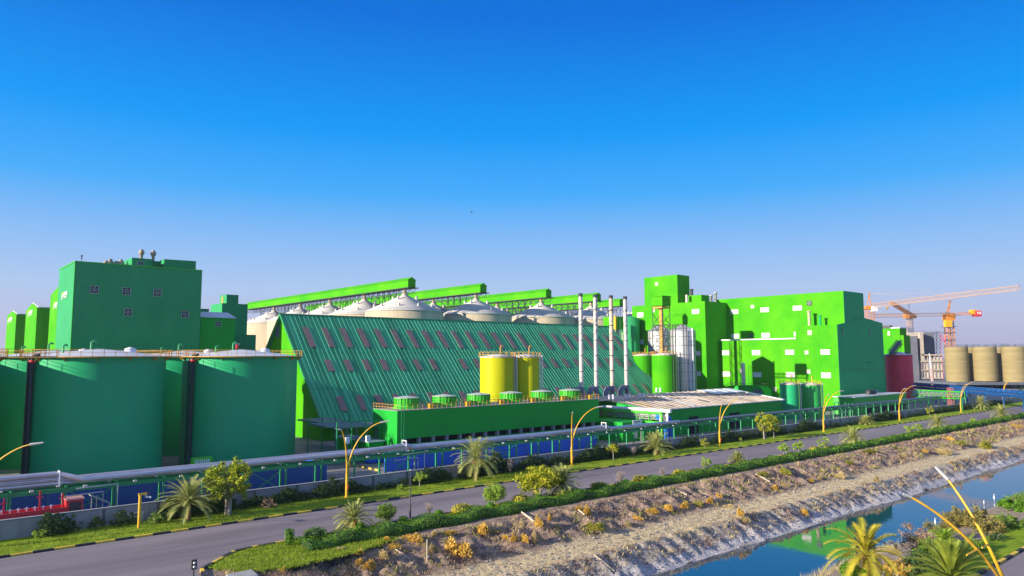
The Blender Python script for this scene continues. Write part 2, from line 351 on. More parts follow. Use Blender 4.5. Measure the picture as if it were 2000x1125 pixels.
# road across the picture, side road at the left, near road bottom right
def grassmat(name, a, b, c):
    m = mat(name, a, .9, var=.1, vs=.5, c2=b, bump=.10, bs=7, spec=.1); n = m.node_tree.nodes
    for x in n:
        if x.type == 'VALTORGB': e = x.color_ramp.elements.new(.62); e.color = tuple(c)+(1,)
    return m
GRASS = grassmat('verge_grass', (.16,.25,.012), (.42,.46,.03), (.28,.38,.02))
rd = MB()
c1 = pz(R, 566, 1052); c2 = pz(R, 446, 1070); c3 = pz(R, 398, 1113); KT = 77.4; c2.y = KT-.6
rd.add([(-400,KT,0),(900,KT,0),(900,90,0),(-400,90,0)], [(0,1,2,3)])
print('KERB', c2, c3)
rd.add([(-400,0,0),(c3.x-9,0,0),(c3.x-3.6,c3.y-14,0),(c3.x,c3.y,0),(c2.x-.3,c2.y,0),(c2.x+2.5,KT,0),(-400,KT,0)], [tuple(range(7))])
struct('road', rd, ASPH, R)
struct('near_road', sheet(20, 900, -6, 24.4, 0.), ASPH, R)
nk = MB(); nk.box(20, 400, 24.4, 24.65, -.1, .13)
lm = MB()
for i in range(60): lm.box(-60+i*9, -57+i*9, 83.7, 83.82, .003, .006)
struct('lane_marking', lm, PAINT, R)
struct('edge_line', sheet(-60, 420, 89.45, 89.58, .004), PAINT, R)
# kerbs in black and yellow blocks
def kerb(name, pts, step=1.6, w_=.34, h=.20):
    k = MB(); pts = [Vector((p[0], p[1], 0)) for p in pts]; i = 0
    for a, b in zip(pts, pts[1:]):
        L_ = (b-a).length; d = (b-a)/L_; nn = Vector((-d.y, d.x, 0)); q = 0.
        while q < L_:
            e = min(q+step, L_); k.cur = i % 2; k.prism([a+d*q+nn*0+Vector((0,0,-.1)), a+d*(e-.02)+Vector((0,0,-.1)), a+d*(e-.02)+nn*w_+Vector((0,0,-.1)), a+d*q+nn*w_+Vector((0,0,-.1))], (0,0,h+.1)); q = e; i += 1
    return struct(name, k, [KBLK, KYEL], R)
kerb('kerb', [(-80,90),(420,90)], 1.9)
kerb('kerb', [(c3.x-3.6,c3.y-14),(c3.x,c3.y),(c2.x,c2.y),(c2.x+2.5,KT-.25),(420,KT-.25)][::1], 1.9)
kerb('kerb', [(420,24.6),(20,24.6)], 1.9)
def gstrip(name, x0, x1, y0, y1, dz=.03, st=1.):
    k = MB(); nx = int((x1-x0)/st); ny = max(2, int((y1-y0)/.7))
    for i in range(nx+1):
        for j in range(ny+1):
            x = x0+(x1-x0)*i/nx; y = y0+(y1-y0)*j/ny; k.v.append((x, y, terr(x, y)+dz+.07*noise.noise(Vector((x*1.7, y*1.7, 0)))))
    k.f = [(i*(ny+1)+j, (i+1)*(ny+1)+j, (i+1)*(ny+1)+j+1, i*(ny+1)+j+1) for i in range(nx) for j in range(ny)]; k.m = [0]*len(k.f); k.sm = [True]*len(k.f)
    return struct(name, k, GRASS, R, kind='stuff')
gstrip('grass', -80, 420, 90.36, 98.3, .10)
gstrip('grass', c2.x+7, 420, 73.4, KT-.26, .09)
gstrip('grass', 60, 300, 24.7, 28.6, .10)
gp = MB()                                          # corner lawn with a ragged lower edge
P_ = [(c2.x+.3,c2.y-.1),(c2.x+2.7,KT-.25),(c2.x+8,KT-.25),(c2.x+14,73),(c2.x+16,70.2),(c2.x+12,68.6),(c2.x+8,67.6),(c3.x+6.5,66.9),(c3.x+2,68.2),(c3.x+.4,c3.y+.3)]
cx = sum(p[0] for p in P_)/len(P_); cy = sum(p[1] for p in P_)/len(P_)
def inpoly(x, y):
    c = False; j = len(P_)-1
    for i in range(len(P_)):
        if (P_[i][1] > y) != (P_[j][1] > y) and x < (P_[j][0]-P_[i][0])*(y-P_[i][1])/(P_[j][1]-P_[i][1])+P_[i][0]: c = not c
        j = i
    return c
idx = {}
for i in range(70):
    for j in range(50):
        x = c3.x-1+.35*i; y = 65+.3*j
        nn_ = .9*noise.noise(Vector((x*.8, y*.8, 4)))
        if inpoly(x+.18, y+.15) and (y > 70.5 or inpoly(x+nn_, y-.6+nn_)):
            q = []
            for a, b in ((0,0),(1,0),(1,1),(0,1)):
                kx = (i+a, j+b)
                if kx not in idx: X = x+a*.35; Yy = y+b*.3; idx[kx] = len(gp.v); gp.v.append((X, Yy, max(0, terr(X, Yy))+.09+.09*noise.noise(Vector((X*2, Yy*2, 1)))))
                q.append(idx[kx])
            gp.f.append(tuple(q)); gp.m.append(0); gp.sm.append(True)
struct('grass', gp, GRASS, R, kind='stuff')
struct('yard', sheet(-200, 900, 98.6, 900, .004), YARD, R)
def water_mat():
    m = bpy.data.materials.new('canal_water'); m.use_nodes = True; n = m.node_tree.nodes; L = m.node_tree.links
    P = n['Principled BSDF']; P.inputs['Base Color'].default_value = (.008,.040,.07,1); P.inputs['Roughness'].default_value = .03
    P.inputs['IOR'].default_value = 1.6; P.inputs['Specular IOR Level'].default_value = .8
    tc = n.new('ShaderNodeTexCoord'); nz = n.new('ShaderNodeTexNoise'); nz.inputs['Scale'].default_value = .5; nz.inputs['Detail'].default_value = 5
    L.new(tc.outputs['Object'], nz.inputs[0]); b = n.new('ShaderNodeBump'); b.inputs['Distance'].default_value = .012; b.inputs['Strength'].default_value = .5
    L.new(nz.outputs['Fac'], b.inputs['Height']); L.new(b.outputs[0], P.inputs['Normal']); return m
struct('water', sheet(25, 900, 39, 58, -5.), water_mat(), R)
# ------------------------------------------------------------------ boundary wall
th = Thing('boundary_wall', 'long grey rendered boundary wall with dark joints behind the grass verge', 'wall', R, (-80,98.3,0))
wb = MB(); cp_ = MB(); jt = MB()
wb.box(-80, 420, 98.3, 98.55, 0, 2.1)
for i in range(84): jt.box(-77+i*6., -76.7+i*6., 98.23, 98.6, 0, 2.15)
cp_.box(-80, 420, 98.25, 98.6, 2.153, 2.25)
WCAP = mat('wall_cap', (.42,.40,.40), .9, var=.1); WJ = mat('wall_joint', (.14,.13,.13), .9)
th.part('wall_panel', wb, WALLM); th.part('coping', cp_, WCAP); th.part('pilaster', jt, WJ)

# ================================================================== BIG BUILDINGS
def fan_part(T, u0_, v0_, plane, val, size=1.8, parent=None, name='exhaust_fan'):
    # square wall fan on an A-frame plane: 't' (faces the road) or 's' (faces the sun)
    p = pt(A, u0_, v0_, val) if plane == 't' else ps(A, u0_, v0_, val); h = size/2
    fr_ = MB(); dk = MB(); bl = MB()
    def bx(m, a0, a1, z0, z1, d0, d1):
        if plane == 't': m.box(p.x+a0, p.x+a1, val-d1, val-d0, p.z+z0, p.z+z1)
        else: m.box(val-d1, val-d0, p.y+a0, p.y+a1, p.z+z0, p.z+z1)
    f = h*.16
    bx(fr_, -h, h, h-f, h, 0, .25); bx(fr_, -h, h, -h, -h+f, 0, .25); bx(fr_, -h, -h+f, -h+f, h-f, 0, .25); bx(fr_, h-f, h, -h+f, h-f, 0, .25)
    bx(dk, -h+f, h-f, -h+f, h-f, .0, .05)
    for k in range(6):
        a = k*pi/3+.3; c, s_ = cos(a)*h*.72, sin(a)*h*.72; e = .16*h
        if plane == 't': bl.prism([(p.x, val-.1, p.z), (p.x+c-e*sin(a), val-.1, p.z+s_+e*cos(a)), (p.x+c+e*sin(a), val-.1, p.z+s_-e*cos(a))], (0,-.06,0))
        else: bl.prism([(val-.1, p.y, p.z), (val-.1, p.y+c-e*sin(a), p.z+s_+e*cos(a)), (val-.1, p.y+c+e*sin(a), p.z+s_-e*cos(a))], (-.06,0,0))
    o = T.part(name, fr_, FRAME, parent); T.part('opening', dk, BLACK, o); T.part('fan_blade', bl, FRAME, o); return o
def cowl(T, s, t, z, h, r, m=None):
    c = MB().lathe((s, t), [(r*.55, z), (r*.55, z+h*.45), (r, z+h*.55), (r, z+h*.82), (r*.6, z+h*.9), (r*.6, z+h)], 16); c.disc((s, t), r*.6, z+h, 16)
    return T.part('roof_cowl', c, m or COWLM)

# --- left malt house
SL, TL = 33.4, 196.0
ZL = pt(A, 147, 511, TL).z; sl_ = pt(A, 147, 520, TL).x; sr_ = pt(A, 395, 529, TL).x; tl2 = ps(A, 116.5, 525, sl_).y
zr_ = pt(A, 395, 529, TL).z
T = Thing('process_building', 'tall teal-green clad block with six wall fans behind the storage tanks', 'building', A, (sl_, TL, 0))
b = MB(); b.prism([(sl_,TL,0),(sr_,TL,0),(sr_,TL,zr_),(sl_,TL,ZL)], (0, tl2-TL, 0)); T.part('wall', b, G_LEFT)
ed = MB(); ed.bar((sl_-.05,TL-.05,0), (sl_-.05,TL-.05,ZL+.2), .12); ed.bar((sl_-.05,TL-.08,ZL+.1), (sr_,TL-.08,zr_+.1), .14); ed.bar((sl_-.06,TL,ZL+.1), (sl_-.06,tl2,ZL+.1), .14); T.part('corner_trim', ed, G_LITE)
for u, v, s in ((184,566,1.9),(247,569,1.9),(307,572,1.9),(250,610,1.9),(361,614,1.9)): fan_part(T, u, v, 't', TL, s)
pa = MB(); a_ = pt(A, 258, 503, TL+4); b_ = pt(A, 297, 506, TL+4); pa.box(a_.x-0, b_.x, TL+4, TL+12, ZL-2.2, a_.z)
rb = T.part('penthouse', pa, G_LEFT); fan_part(T, 274, 517, 't', TL+4, 1.6, rb)
pb = MB(); a2 = pt(A, 321, 506, TL+4); b2 = pt(A, 383, 510, TL+4); pb.prism([(a2.x,TL+4,ZL-2.5),(b2.x,TL+4,ZL-2.5),(b2.x,TL+4,b2.z),(a2.x,TL+4,a2.z)], (0,7.5,0)); T.part('penthouse', pb, G_LEFT)
pc = MB(); pc.box(b_.x, a2.x, TL+8, TL+12, ZL-2.5, a2.z-.2); T.part('penthouse', pc, G_LEFT)
for u, vb, vt_, r in ((276,503,487,.7),(299,505,489,.7)): q = pt(A, u, vb, TL+8); q2 = pt(A, u, vt_, TL+8); cowl(T, q.x, q.y, q.z-.6, q2.z-q.z+.6, r)
for u, vb, vt_, r in ((207,517,509,.75),(215,517,506,.8),(227,518,510,.7),(236,518,507,.8)): q = pt(A, u, vb, TL+9); q2 = pt(A, u, vt_, TL+9); cowl(T, q.x, q.y, ZL-1., q2.z-ZL+1., r)
an = MB(); q = pt(A, 159, 514, TL+3); an.bar((q.x,q.y,ZL-.3), (q.x,q.y,ZL+1.7), .06); an.bar((q.x-.35,q.y,ZL+1.2), (q.x+.35,q.y,ZL+1.2), .05); an.box(q.x-.15,q.x+.15,q.y-.15,q.y+.15,ZL+1.5,ZL+2.1); T.part('mast', an, DARKM)
# company sign: emblem, bold letter row, two thin lines
LOGO = mat('sign_white', (.85,.85,.82), .5, var=.02); LOGY = mat('sign_yellow', (.85,.6,.05), .5, var=.02)
def logo(T, u, v, s_plane, hpx, wpx):
    p = ps(A, u, v, s_plane); q = ps(A, u, v-hpx, s_plane); r = ps(A, u-wpx, v, s_plane); H = q.z-p.z; Wd = r.y-p.y   # text runs toward -t
    x = s_plane-.12; m = MB(); y = MB()
    def bx(mm, a0, a1, b0, b1): mm.box(x-.08, x, p.y-a0*Wd+Wd*.5, p.y-a1*Wd+Wd*.5, p.z+(b0-.5)*H, p.z+(b1-.5)*H)
    bx(m, .02,.12,0,.62); bx(m, .12,.26,.50,.62); bx(m, .18,.26,.30,.5)          # emblem stem and arm
    bx(y, .0,.14,.66,.78); bx(y, .1,.30,.74,.84)
    for a in (.36,.50,.64,.78,.92): bx(m, a, a+.07, .42, .86)                     # bold capitals, too small to read
    bx(m, .36,.62,.76,.86); bx(m, .64,.90,.42,.52)
    bx(m, .36, .96, .26, .31); bx(m, .32, .96, .12, .17)
    o = T.part('company_sign', m, LOGO); T.part('sign_emblem', y, LOGY, o)
logo(T, 127.5, 576, sl_, 16, 10)

# --- three gabled bright blocks left of it
def gable_block(label, ucor, vcor, uleft, vleft, upk, vpk, uright, Y, lg, wroof=True):
    c = py(A, ucor, vcor, Y); s0, t0 = c.x, c.y; zc = c.z
    l = ps(A, uleft, vleft, s0); pk = ps(A, upk, vpk, s0); r = pt(A, uright, vcor, t0)
    T = Thing('gabled_building', label, 'building', A, (s0, t0, 0), 'gabled green blocks at the left')
    w1 = MB(); w1.prism([(s0,t0,0),(s0,l.y,0),(s0,l.y,l.z),(s0,pk.y,pk.z),(s0,t0,zc)], (r.x-s0,0,0)); T.part('wall', w1, G_BRIGHT)
    rf = MB(); rf.prism([(s0+.3,t0-.3,zc+.05),(s0+.3,pk.y,pk.z+.08),(s0+.3,l.y+.3,l.z+.05),(s0+.3,l.y+.3,l.z+.3),(s0+.3,pk.y,pk.z+.4),(s0+.3,t0-.3,zc+.3)], (r.x-s0,0,0)); T.part('roof', rf, WROOF)
    logo(T, lg[0], lg[1], s0, lg[2], lg[3])
gable_block('bright green gabled block touching the tall teal block, sign near its top', 128, 577, 99, 577, 116, 557, 132, 225, (109.5,596,15,6.5))
gable_block('narrow green gabled block with white sign, between two similar blocks', 72.5, 601, 51, 607, 62.5, 593, 99, 250, (60,611,13,8))
gable_block('leftmost and smallest green gabled block with white sign', 32, 614, 14, 618, 23, 608, 52, 290, (20.5,624.5,11.5,8))

# --- small blocks between it and the barn
T = Thing('lean_to_building', 'low green block with grey-blue sheet roof beside the tall teal block', 'building', A, (62.8, 199, 0))
zt = pt(A, 430, 621, 199).z; sr2 = pt(A, 460, 621, 199).x; zr = pt(A, 430, 610, 206).z
w1 = MB(); w1.box(62.8, sr2, 199, 213, 0, zt); T.part('wall', w1, G_DARK)
rf = MB(); rf.prism([(62.8,198.6,zt+.02),(62.8,206,zr),(62.8,213.2,zt+.02)], (sr2-62.5,0,0)); T.part('roof', rf, WROOF); fan_part(T, 426, 633, 't', 199, 1.5)
tw = pt(A, 434, 592, 222); te = pt(A, 484, 594, 222); tz = tw.z
T = Thing('tower_building', 'dark teal tower with a small bright cube on top, where the conveyor gallery starts', 'building', A, (tw.x, 222, 0))
w1 = MB(); w1.box(tw.x, te.x, 222, 232, 0, tz); T.part('wall', w1, G_LEFT)
q = pt(A, 443, 575, 222.5); q2 = pt(A, 466, 576, 222.5); w2 = MB(); w2.box(q.x, q2.x, 222.5, 228.5, tz, q.z); cb = T.part('penthouse', w2, G_LEFT)
dr = MB(); dr.box(q.x-.08, q.x, 225.5, 226.6, tz+.1, tz+2.3); T.part('door', dr, YRAIL, cb)
w1 = MB(); zz = pt(A, 500, 654, 216).z; w1.box(te.x-7, 84.5, 216, 221, 0, zz)
one('linking_block', w1, G_LEFT, 'low dark teal block filling the gap between tower and barn', 'building', A, (te.x-7, 216, 0))
w1 = MB(); q = pt(A, 394, 605, 217); q2 = pt(A, 408, 605, 217); w1.box(sr_+.3, q2.x, 217, 221, 0, q.z); w1.box(sr_+.2, q2.x+.1, 216.9, 221.1, q.z, q.z+.3)
one('stair_block', w1, G_LEFT, 'small dark green block peeking above the grey-blue sheet roof', 'building', A, (sr_, 217, 0))

# --- A-frame barn
BS0, BS1, BE, BR = 79.4, 213.0, 160.6, 186.4; ZE, ZR = 4.7, 31.5
T = Thing('warehouse', 'huge A-frame warehouse with ribbed green roof and rows of pinkish skylights', 'warehouse', A, (BS0, BE, 0))
w1 = MB(); w1.prism([(BS0+.6,BE+1,0),(BS0+.6,BE+1,ZE),(BS0+.6,BR,ZR-.5),(BS0+.6,2*BR-BE-1,ZE),(BS0+.6,2*BR-BE-1,0)], (BS1-BS0-1.2,0,0)); T.part('wall', w1, G_BRIGHT)
rf = MB(); nr = 104; dl = (BS1-BS0)/nr; ny_, nz_ = -.72, .694   # slope normal
def slope(s, k, off=0.): return (s, BR-(BR-BE)*k + ny_*off, ZR-(ZR-ZE)*k + nz_*off)
K1 = 1.03
prof = [(0,0),(.72,0),(.78,.30),(.90,.30),(1.,0)]
pts_ = []
for i in range(nr):
    for a, h in prof[:-1]: pts_.append((BS0+(i+a)*dl, h))
pts_.append((BS1, 0))
vs = []
for x, h in pts_: vs.append(slope(x, 0, h)); vs.append(slope(x, K1, h))
rf.add(vs, [(2*i, 2*i+1, 2*i+3, 2*i+2) for i in range(len(pts_)-1)])
rf.add([(BS0,BR,ZR),(BS1,BR,ZR),(BS1,2*BR-BE+.5,ZE-.5),(BS0,2*BR-BE+.5,ZE-.5)], [(0,1,2,3)])
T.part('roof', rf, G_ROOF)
tr = MB(); tr.bar(slope(BS0-.1,-.01,.1), slope(BS0-.1,K1,.1), .32); tr.bar(slope(BS1+.1,-.01,.1), slope(BS1+.1,K1,.1), .32)
tr.bar((BS0-.1,BR,ZR+.15), (BS1+.1,BR,ZR+.15), .3); tr.bar((BS0-.1,BR,ZR), (BS0-.1,2*BR-BE,ZE), .3); T.part('roof_trim', tr, G_STEEL)
gt = MB(); gt.box(BS0, BS1, BE-1.3, BE-.6, ZE-1.2, ZE-.45); T.part('gutter', gt, WROOF)
nc = 24
for (k0, k1, ph) in ((.135,.335,0.),(.46,.57,.45),(.80,.93,.25)):
    for i in range(nc):
        x = BS0+4.6+ph*5.4+i*5.45
        if x > BS1-3 or (i*7+int(k0*100)) % 23 == 3: continue
        p = MB(); p.prism([slope(x,k0,.32), slope(x,k1,.32), slope(x+1.7,k1,.32), slope(x+1.7,k0,.32)], (0, ny_*.05, nz_*.05)); T.part('skylight', p, PANEL)
hp = MB()
for k in (.385,.72): hp.bar(slope(BS0,k,.2), slope(BS1,k,.2), .05)
T.part('lap_joint', hp, G_DARK)
d_ = MB(); q = ps(A, 543, 648, BS0+.6); d_.box(BS0+.45, BS0+.6, q.y-1, q.y+1, q.z-1.6, q.z+1.6); T.part('gable_louvre', d_, DUCT)

# --- white-roofed concrete silos under conveyor galleries
SX = [152., 187.5, 225.5, 259., 295.]
RSI = 15.2; ZRIM = 37.2; ZPK = 44.2
def silo_parts(T, s, t, det):
    b = MB(); b.lathe((s,t), [(RSI,0),(RSI,ZRIM),(RSI-.2,ZRIM+.3)], 56); T.part('silo_wall', b, CONC)
    c = MB(); n = 56; c.lathe((s,t), [(RSI+.25,ZRIM+.15),(RSI+.25,ZRIM+.5),(1.3,ZPK-.2),(1.3,ZPK+.4)], n); c.disc((s,t), 1.3, ZPK+.4, 12); T.part('cone_roof', c, SILOW)
    h = MB(); near_ = det and t < 250 and s < 270
    def hat(x, y, zb, hh, big):
        m = MB() if near_ else h; m.tube([(x,y,zb-.2),(x,y,zb+hh),(x-.25,y,zb+hh+.2)], [.45,.5,.3], 8)
        if near_: T.part('roof_vent', m, SILOW)
    for k in range(10): a = k*2*pi/10+.2; rr = 11.8; hat(s+rr*cos(a), t+rr*sin(a), ZRIM+.5+(RSI-rr)/(RSI-1.3)*(ZPK-ZRIM-.7), .8, 0)
    for k in range(4): a = k*2*pi/4+.5; rr = 5.2; hat(s+rr*cos(a), t+rr*sin(a), ZRIM+.5+(RSI-rr)/(RSI-1.3)*(ZPK-ZRIM-.7), 1.2, 1)
    if not near_: T.part('roof_vent', h, SILOW)
    if det:
        r = MB(); rr = RSI+.1
        for zz_ in (.55, 1.05):
            for k in range(40): a = 2*pi*k/40; a2_ = 2*pi*(k+1)/40; r.bar((s+rr*cos(a),t+rr*sin(a),ZRIM+zz_),(s+rr*cos(a2_),t+rr*sin(a2_),ZRIM+zz_),.035)
        for k in range(40): a = 2*pi*k/40; r.bar((s+rr*cos(a),t+rr*sin(a),ZRIM+.3),(s+rr*cos(a),t+rr*sin(a),ZRIM+1.05),.035)
        T.part('railing', r, DARKM)
rowname = ['under the longest leftmost conveyor gallery', 'under the second conveyor gallery from left', 'under the third conveyor gallery from left', 'under the fourth conveyor gallery from left', 'beside the tall green elevator building']
posn = ['nearest silo', 'second silo', 'third silo', 'fourth silo', 'farthest silo']
for i, s in enumerate(SX):
    for j in range(5):
        if i == 4 and j > 1: continue
        t = 239 + 31.5*j
        T = Thing('grain_silo', f'{posn[j]} with white cone roof {rowname[i]}', 'silo', A, (s, t, 0), 'concrete silos with white cone roofs')
        silo_parts(T, s, t, i < 4 and j < 2)
ords = ['longest bright green conveyor gallery, leftmost, running to the teal tower', 'second bright green conveyor gallery from the left', 'third bright green conveyor gallery from the left', 'fourth conveyor gallery from the left, ending behind the chimneys', 'rightmost conveyor gallery running into the tall bright green building']
for i, s in enumerate(SX):
    t0, t1 = 234., 400.; zb, zt = 46.9, 49.6; hw = 1.7
    if i == 4: t0 = 250.
    T = Thing('conveyor_gallery', ords[i], 'conveyor', A, (s, t0, 37), 'conveyor galleries above the silos')
    w1 = MB(); w1.box(s-hw, s+hw, t0, t1, zb, zt); T.part('gallery_wall', w1, G_BRIGHT)
    rf = MB(); rf.prism([(s-hw-.25,t0-.1,zt),(s+hw+.25,t0-.1,zt),(s+hw+.25,t0-.1,zt+.15),(s,t0-.1,zt+1.35),(s-hw-.25,t0-.1,zt+.15)], (0,t1-t0,0)); T.part('gallery_roof', rf, G_BRIGHT)
    dk = MB(); dk.box(s-hw-.5, s+hw+.9, t0-.8, t1, zb-.3, zb-.02)
    for sx in (-hw-.1, hw+.1): dk.bar((s+sx, t0, zb-2.0), (s+sx, t1, zb-2.0), .12)
    k = t0; n_ = 0
    while k < t1-4:
        for sx in (-hw-.1, hw+.1): dk.bar((s+sx,k,zb-.3),(s+sx,k+2,zb-2),.09); dk.bar((s+sx,k+2,zb-2),(s+sx,k+4,zb-.3),.09)
        k += 4
    T.part('truss', dk, DARKM)
    for j in range(5):
        lgs = (MB(), MB())
        for off in (-13.5,-9.,9.,13.5):
            lg = lgs[off > 0]; t = 239+31.5*j+off; rr = abs(off); zb_ = ZRIM+.5+(RSI-rr)/(RSI-1.3)*(ZPK-ZRIM-.7)
            if t < t0: continue
            for sx in (-hw-.1, hw+.1): lg.bar((s+sx,t,zb_-.5),(s+sx,t,zb-.3),.13)
            lg.bar((s-hw,t,zb_),(s+hw,t,zb-2),.08); lg.bar((s+hw,t,zb_),(s-hw,t,zb-2),.08)
        for a_, b__ in ((-13.5,-9.),(9.,13.5)):
            t = 239+31.5*j; lg = lgs[a_ > 0]
            if t+a_ < t0: continue
            for sx in (-hw-.1, hw+.1): lg.bar((s+sx,t+a_,zb-2),(s+sx,t+b__,ZRIM+3.6),.08); lg.bar((s+sx,t+b__,zb-2),(s+sx,t+a_,ZRIM+1.6),.08)
        for lg in lgs:
            if lg.v: T.part('trestle_leg', lg, DARKM)
        sp = MB(); t = 239+31.5*j
        if t > t0-2: sp.bar((s,t,ZPK+.2),(s,t,zb-.1),.75,.75,12); T.part('filling_spout', sp, CONC)
# sampling hut on legs right of the ridge
q = py(A, 1202, 618, 300); s0, t0 = q.x, q.y
T = Thing('hopper_house', 'small green box on legs with an orange corner stripe behind the barn ridge', 'hopper', A, (s0, t0, 0))
zt = q.z; zb = py(A, 1202, 643, 300).z; tl = ps(A, 1178, 620, s0).y; sr = pt(A, 1217, 618, t0).x
w1 = MB(); w1.box(s0, sr, t0, tl, zb, zt); T.part('wall', w1, G_BRIGHT); w1 = MB(); w1.box(s0-.1, s0+.9, t0-.1, t0+.9, zb-.1, zt+.05); T.part('corner_post', w1, YEL)
lg = MB()
for a in (s0+.3, sr-.3):
    for b__ in (t0+.3, tl-.3): lg.bar((a,b__,0),(a,b__,zb),.25)
T.part('leg', lg, CONC)
ld = MB(); lx = s0+(sr-s0)*.5
for sx in (-.3,.3): ld.bar((lx+sx,t0-.3,zb-8),(lx+sx,t0-.3,zt-.8),.06)
for k in range(26): ld.bar((lx-.3,t0-.3,zb-8+k*.45),(lx+.3,t0-.3,zb-8+k*.45),.05)
T.part('ladder', ld, GALV)
q = py(A, 1230, 622, 318); w1 = MB(); w1.lathe((q.x,q.y), [(4.2,0),(4.2,q.z),(.4,q.z+1.)], 32)
one('dark_silo', w1, G_LEFT, 'dark teal cylinder standing left of the tall bright building', 'silo', A, (q.x,q.y,0))
# --- big storage tanks
def storage_tank(label, s, t, r, z, paint, riser=True, nrail=44, group='large teal storage tanks', vents=True):
    T = Thing('storage_tank', label, 'tank', A, (s, t, 0), group)
    b = MB(); b.lathe((s,t), [(r,0),(r,z)], 72); T.part('tank_shell', b, paint)
    c = MB(); c.lathe((s,t), [(r,z),(r*.55,z+.75),(.5,z+1.35)], 72); c.disc((s,t), .5, z+1.35, 12); T.part('tank_roof', c, WROOF)
    p = MB(); p.lathe((s,t), [(r-.02,z-.12),(r+.95,z-.12),(r+.95,z+.05),(r-.02,z+.05)], 60, sm=False)
    for k in range(14):
        a = 2*pi*k/14; p.prism([(s+r*cos(a),t+r*sin(a),z-.12),(s+(r+.9)*cos(a),t+(r+.9)*sin(a),z-.12),(s+r*cos(a),t+r*sin(a),z-.8)], (-.06*sin(a),.06*cos(a),0))
    T.part('walkway', p, YRAIL)
    q = MB(); rr = r+.9
    for zz_ in (.6, 1.15):
        for k in range(nrail): a, a2_ = 2*pi*k/nrail, 2*pi*(k+1)/nrail; q.bar((s+rr*cos(a),t+rr*sin(a),z+zz_),(s+rr*cos(a2_),t+rr*sin(a2_),z+zz_),.035)
    for k in range(nrail): a = 2*pi*k/nrail; q.bar((s+rr*cos(a),t+rr*sin(a),z),(s+rr*cos(a),t+rr*sin(a),z+1.15),.05)
    T.part('railing', q, YRAIL)
    if vents:
        v = MB(); v.tube([(s-1,t+2,z+1),(s-1,t+2,z+2.5),(s-.6,t+2,z+2.8),(s-.2,t+2,z+2.6)], .2, 8)
        v.tube([(s-6,t-3,z+.3),(s-6,t-3,z+1.8),(s-5.7,t-3,z+2),(s-5.4,t-3,z+1.8)], .16, 8); T.part('vent_pipe', v, G_STEEL)
        hd = MB(); hd.lathe((s+5,t+1), [(1.0,z+.4),(1.0,z+1.4),(.2,z+1.7)], 16); T.part('manhole', hd, WHITE)
    if riser:
        for da, rr_, dr in ((-2.78, .30, DARKM), (-2.88, .16, DARKM)):
            a = da; x, y = s+(r+.55)*cos(a), t+(r+.55)*sin(a); m = MB(); m.tube([(x,y,0),(x,y,z-.3),(s+(r-.5)*cos(a),t+(r-.5)*sin(a),z+.4)], rr_, 8); T.part('riser_pipe', m, dr)
        x, y = s+(r+.55)*cos(-2.78), t+(r+.55)*sin(-2.78); m = MB(); m.lathe((x,y), [(.1,z-1.1),(.5,z-1.),(.5,z-.6),(.1,z-.5)], 10); T.part('valve', m, RED)
    # stair rail winding down the shell
    return T
TZ = 20.25; TR = 10.5
storage_tank('teal storage tank standing wholly beyond the left edge', -21.4, 141.8, TR, TZ, G_TANK)
storage_tank('rear row teal storage tank standing wholly beyond the left edge', .6, 167.5, TR, TZ, G_TANK, riser=False)
storage_tank('teal storage tank cut off by the left edge of the photo', 3.4, 141.8, TR, TZ, G_TANK)
storage_tank('largest looking teal storage tank, front row, near the left edge', 28.1, 142., TR, TZ, G_TANK)
storage_tank('right front teal storage tank, beside the warehouse gable', 52.7, 141.7, TR, TZ, G_TANK)
storage_tank('teal storage tank in the rear row, in the gap left of the largest looking one', 25.4, 167.5, TR, TZ, G_TANK, riser=False)
storage_tank('teal storage tank in the rear row, in the gap between the two front tanks', 50., 167.5, TR, TZ, G_TANK, riser=False)
brg = Thing('walkway_bridge', 'yellow railed walkway bridge joining tank tops at the left', 'walkway', A, (3, 152, TZ))
b = MB(); b.box(-12, 20, 130.2, 131.2, TZ-.1, TZ+.05); b.box(36, 44, 141.5, 142.5, TZ-.1, TZ+.05); brg.part('deck', b, YRAIL)
b = MB()
for (x0, x1, y) in ((-12,20,130.2),(-12,20,131.2),(36,44,141.5),(36,44,142.5)):
    for zz in (.6,1.15): b.bar((x0,y,TZ+zz),(x1,y,TZ+zz),.035)
    k = x0
    while k <= x1: b.bar((k,y,TZ),(k,y,TZ+1.15),.05); k += 1.6
brg.part('railing', b, YRAIL)
for i, (u, v) in enumerate(((461,655),)):
    q = py(A, 463, 682, 150); T = Thing('roof_valve_stand', 'small red and white valve stand on the roof of the right front teal tank', 'valve', A, (q.x, q.y, TZ))
    m = MB(); m.bar((q.x,q.y,TZ),(q.x,q.y,TZ+1.6),.08); T.part('stem', m, DARKM)
    m = MB(); m.box(q.x-.22,q.x+.22,q.y-.22,q.y+.22,TZ+1.6,TZ+2.5); T.part('valve_body', m, RED)
    m = MB(); m.bar((q.x-.9,q.y,TZ+2.6),(q.x+.6,q.y,TZ+2.6),.07); T.part('cross_pipe', m, WHITE)
q = py(A, 395, 892, 118)
T = Thing('louvred_box', 'small bright green louvred box at the foot of the right front teal tank', 'cabinet', A, (q.x, q.y, 0))
m = MB(); x0, x1, z0, z1 = q.x-1.5, q.x+1.7, 0, py(A, 395, 894, 118).z; m.box(x0,x1,q.y,q.y+1,z0,z1); T.part('case', m, G_LITE)
m = MB()
for k in range(7): m.box(x0+.45+k*.34, x0+.62+k*.34, q.y-.06, q.y, z1-1.1, z1-.25)
T.part('louvre', m, WHITE)

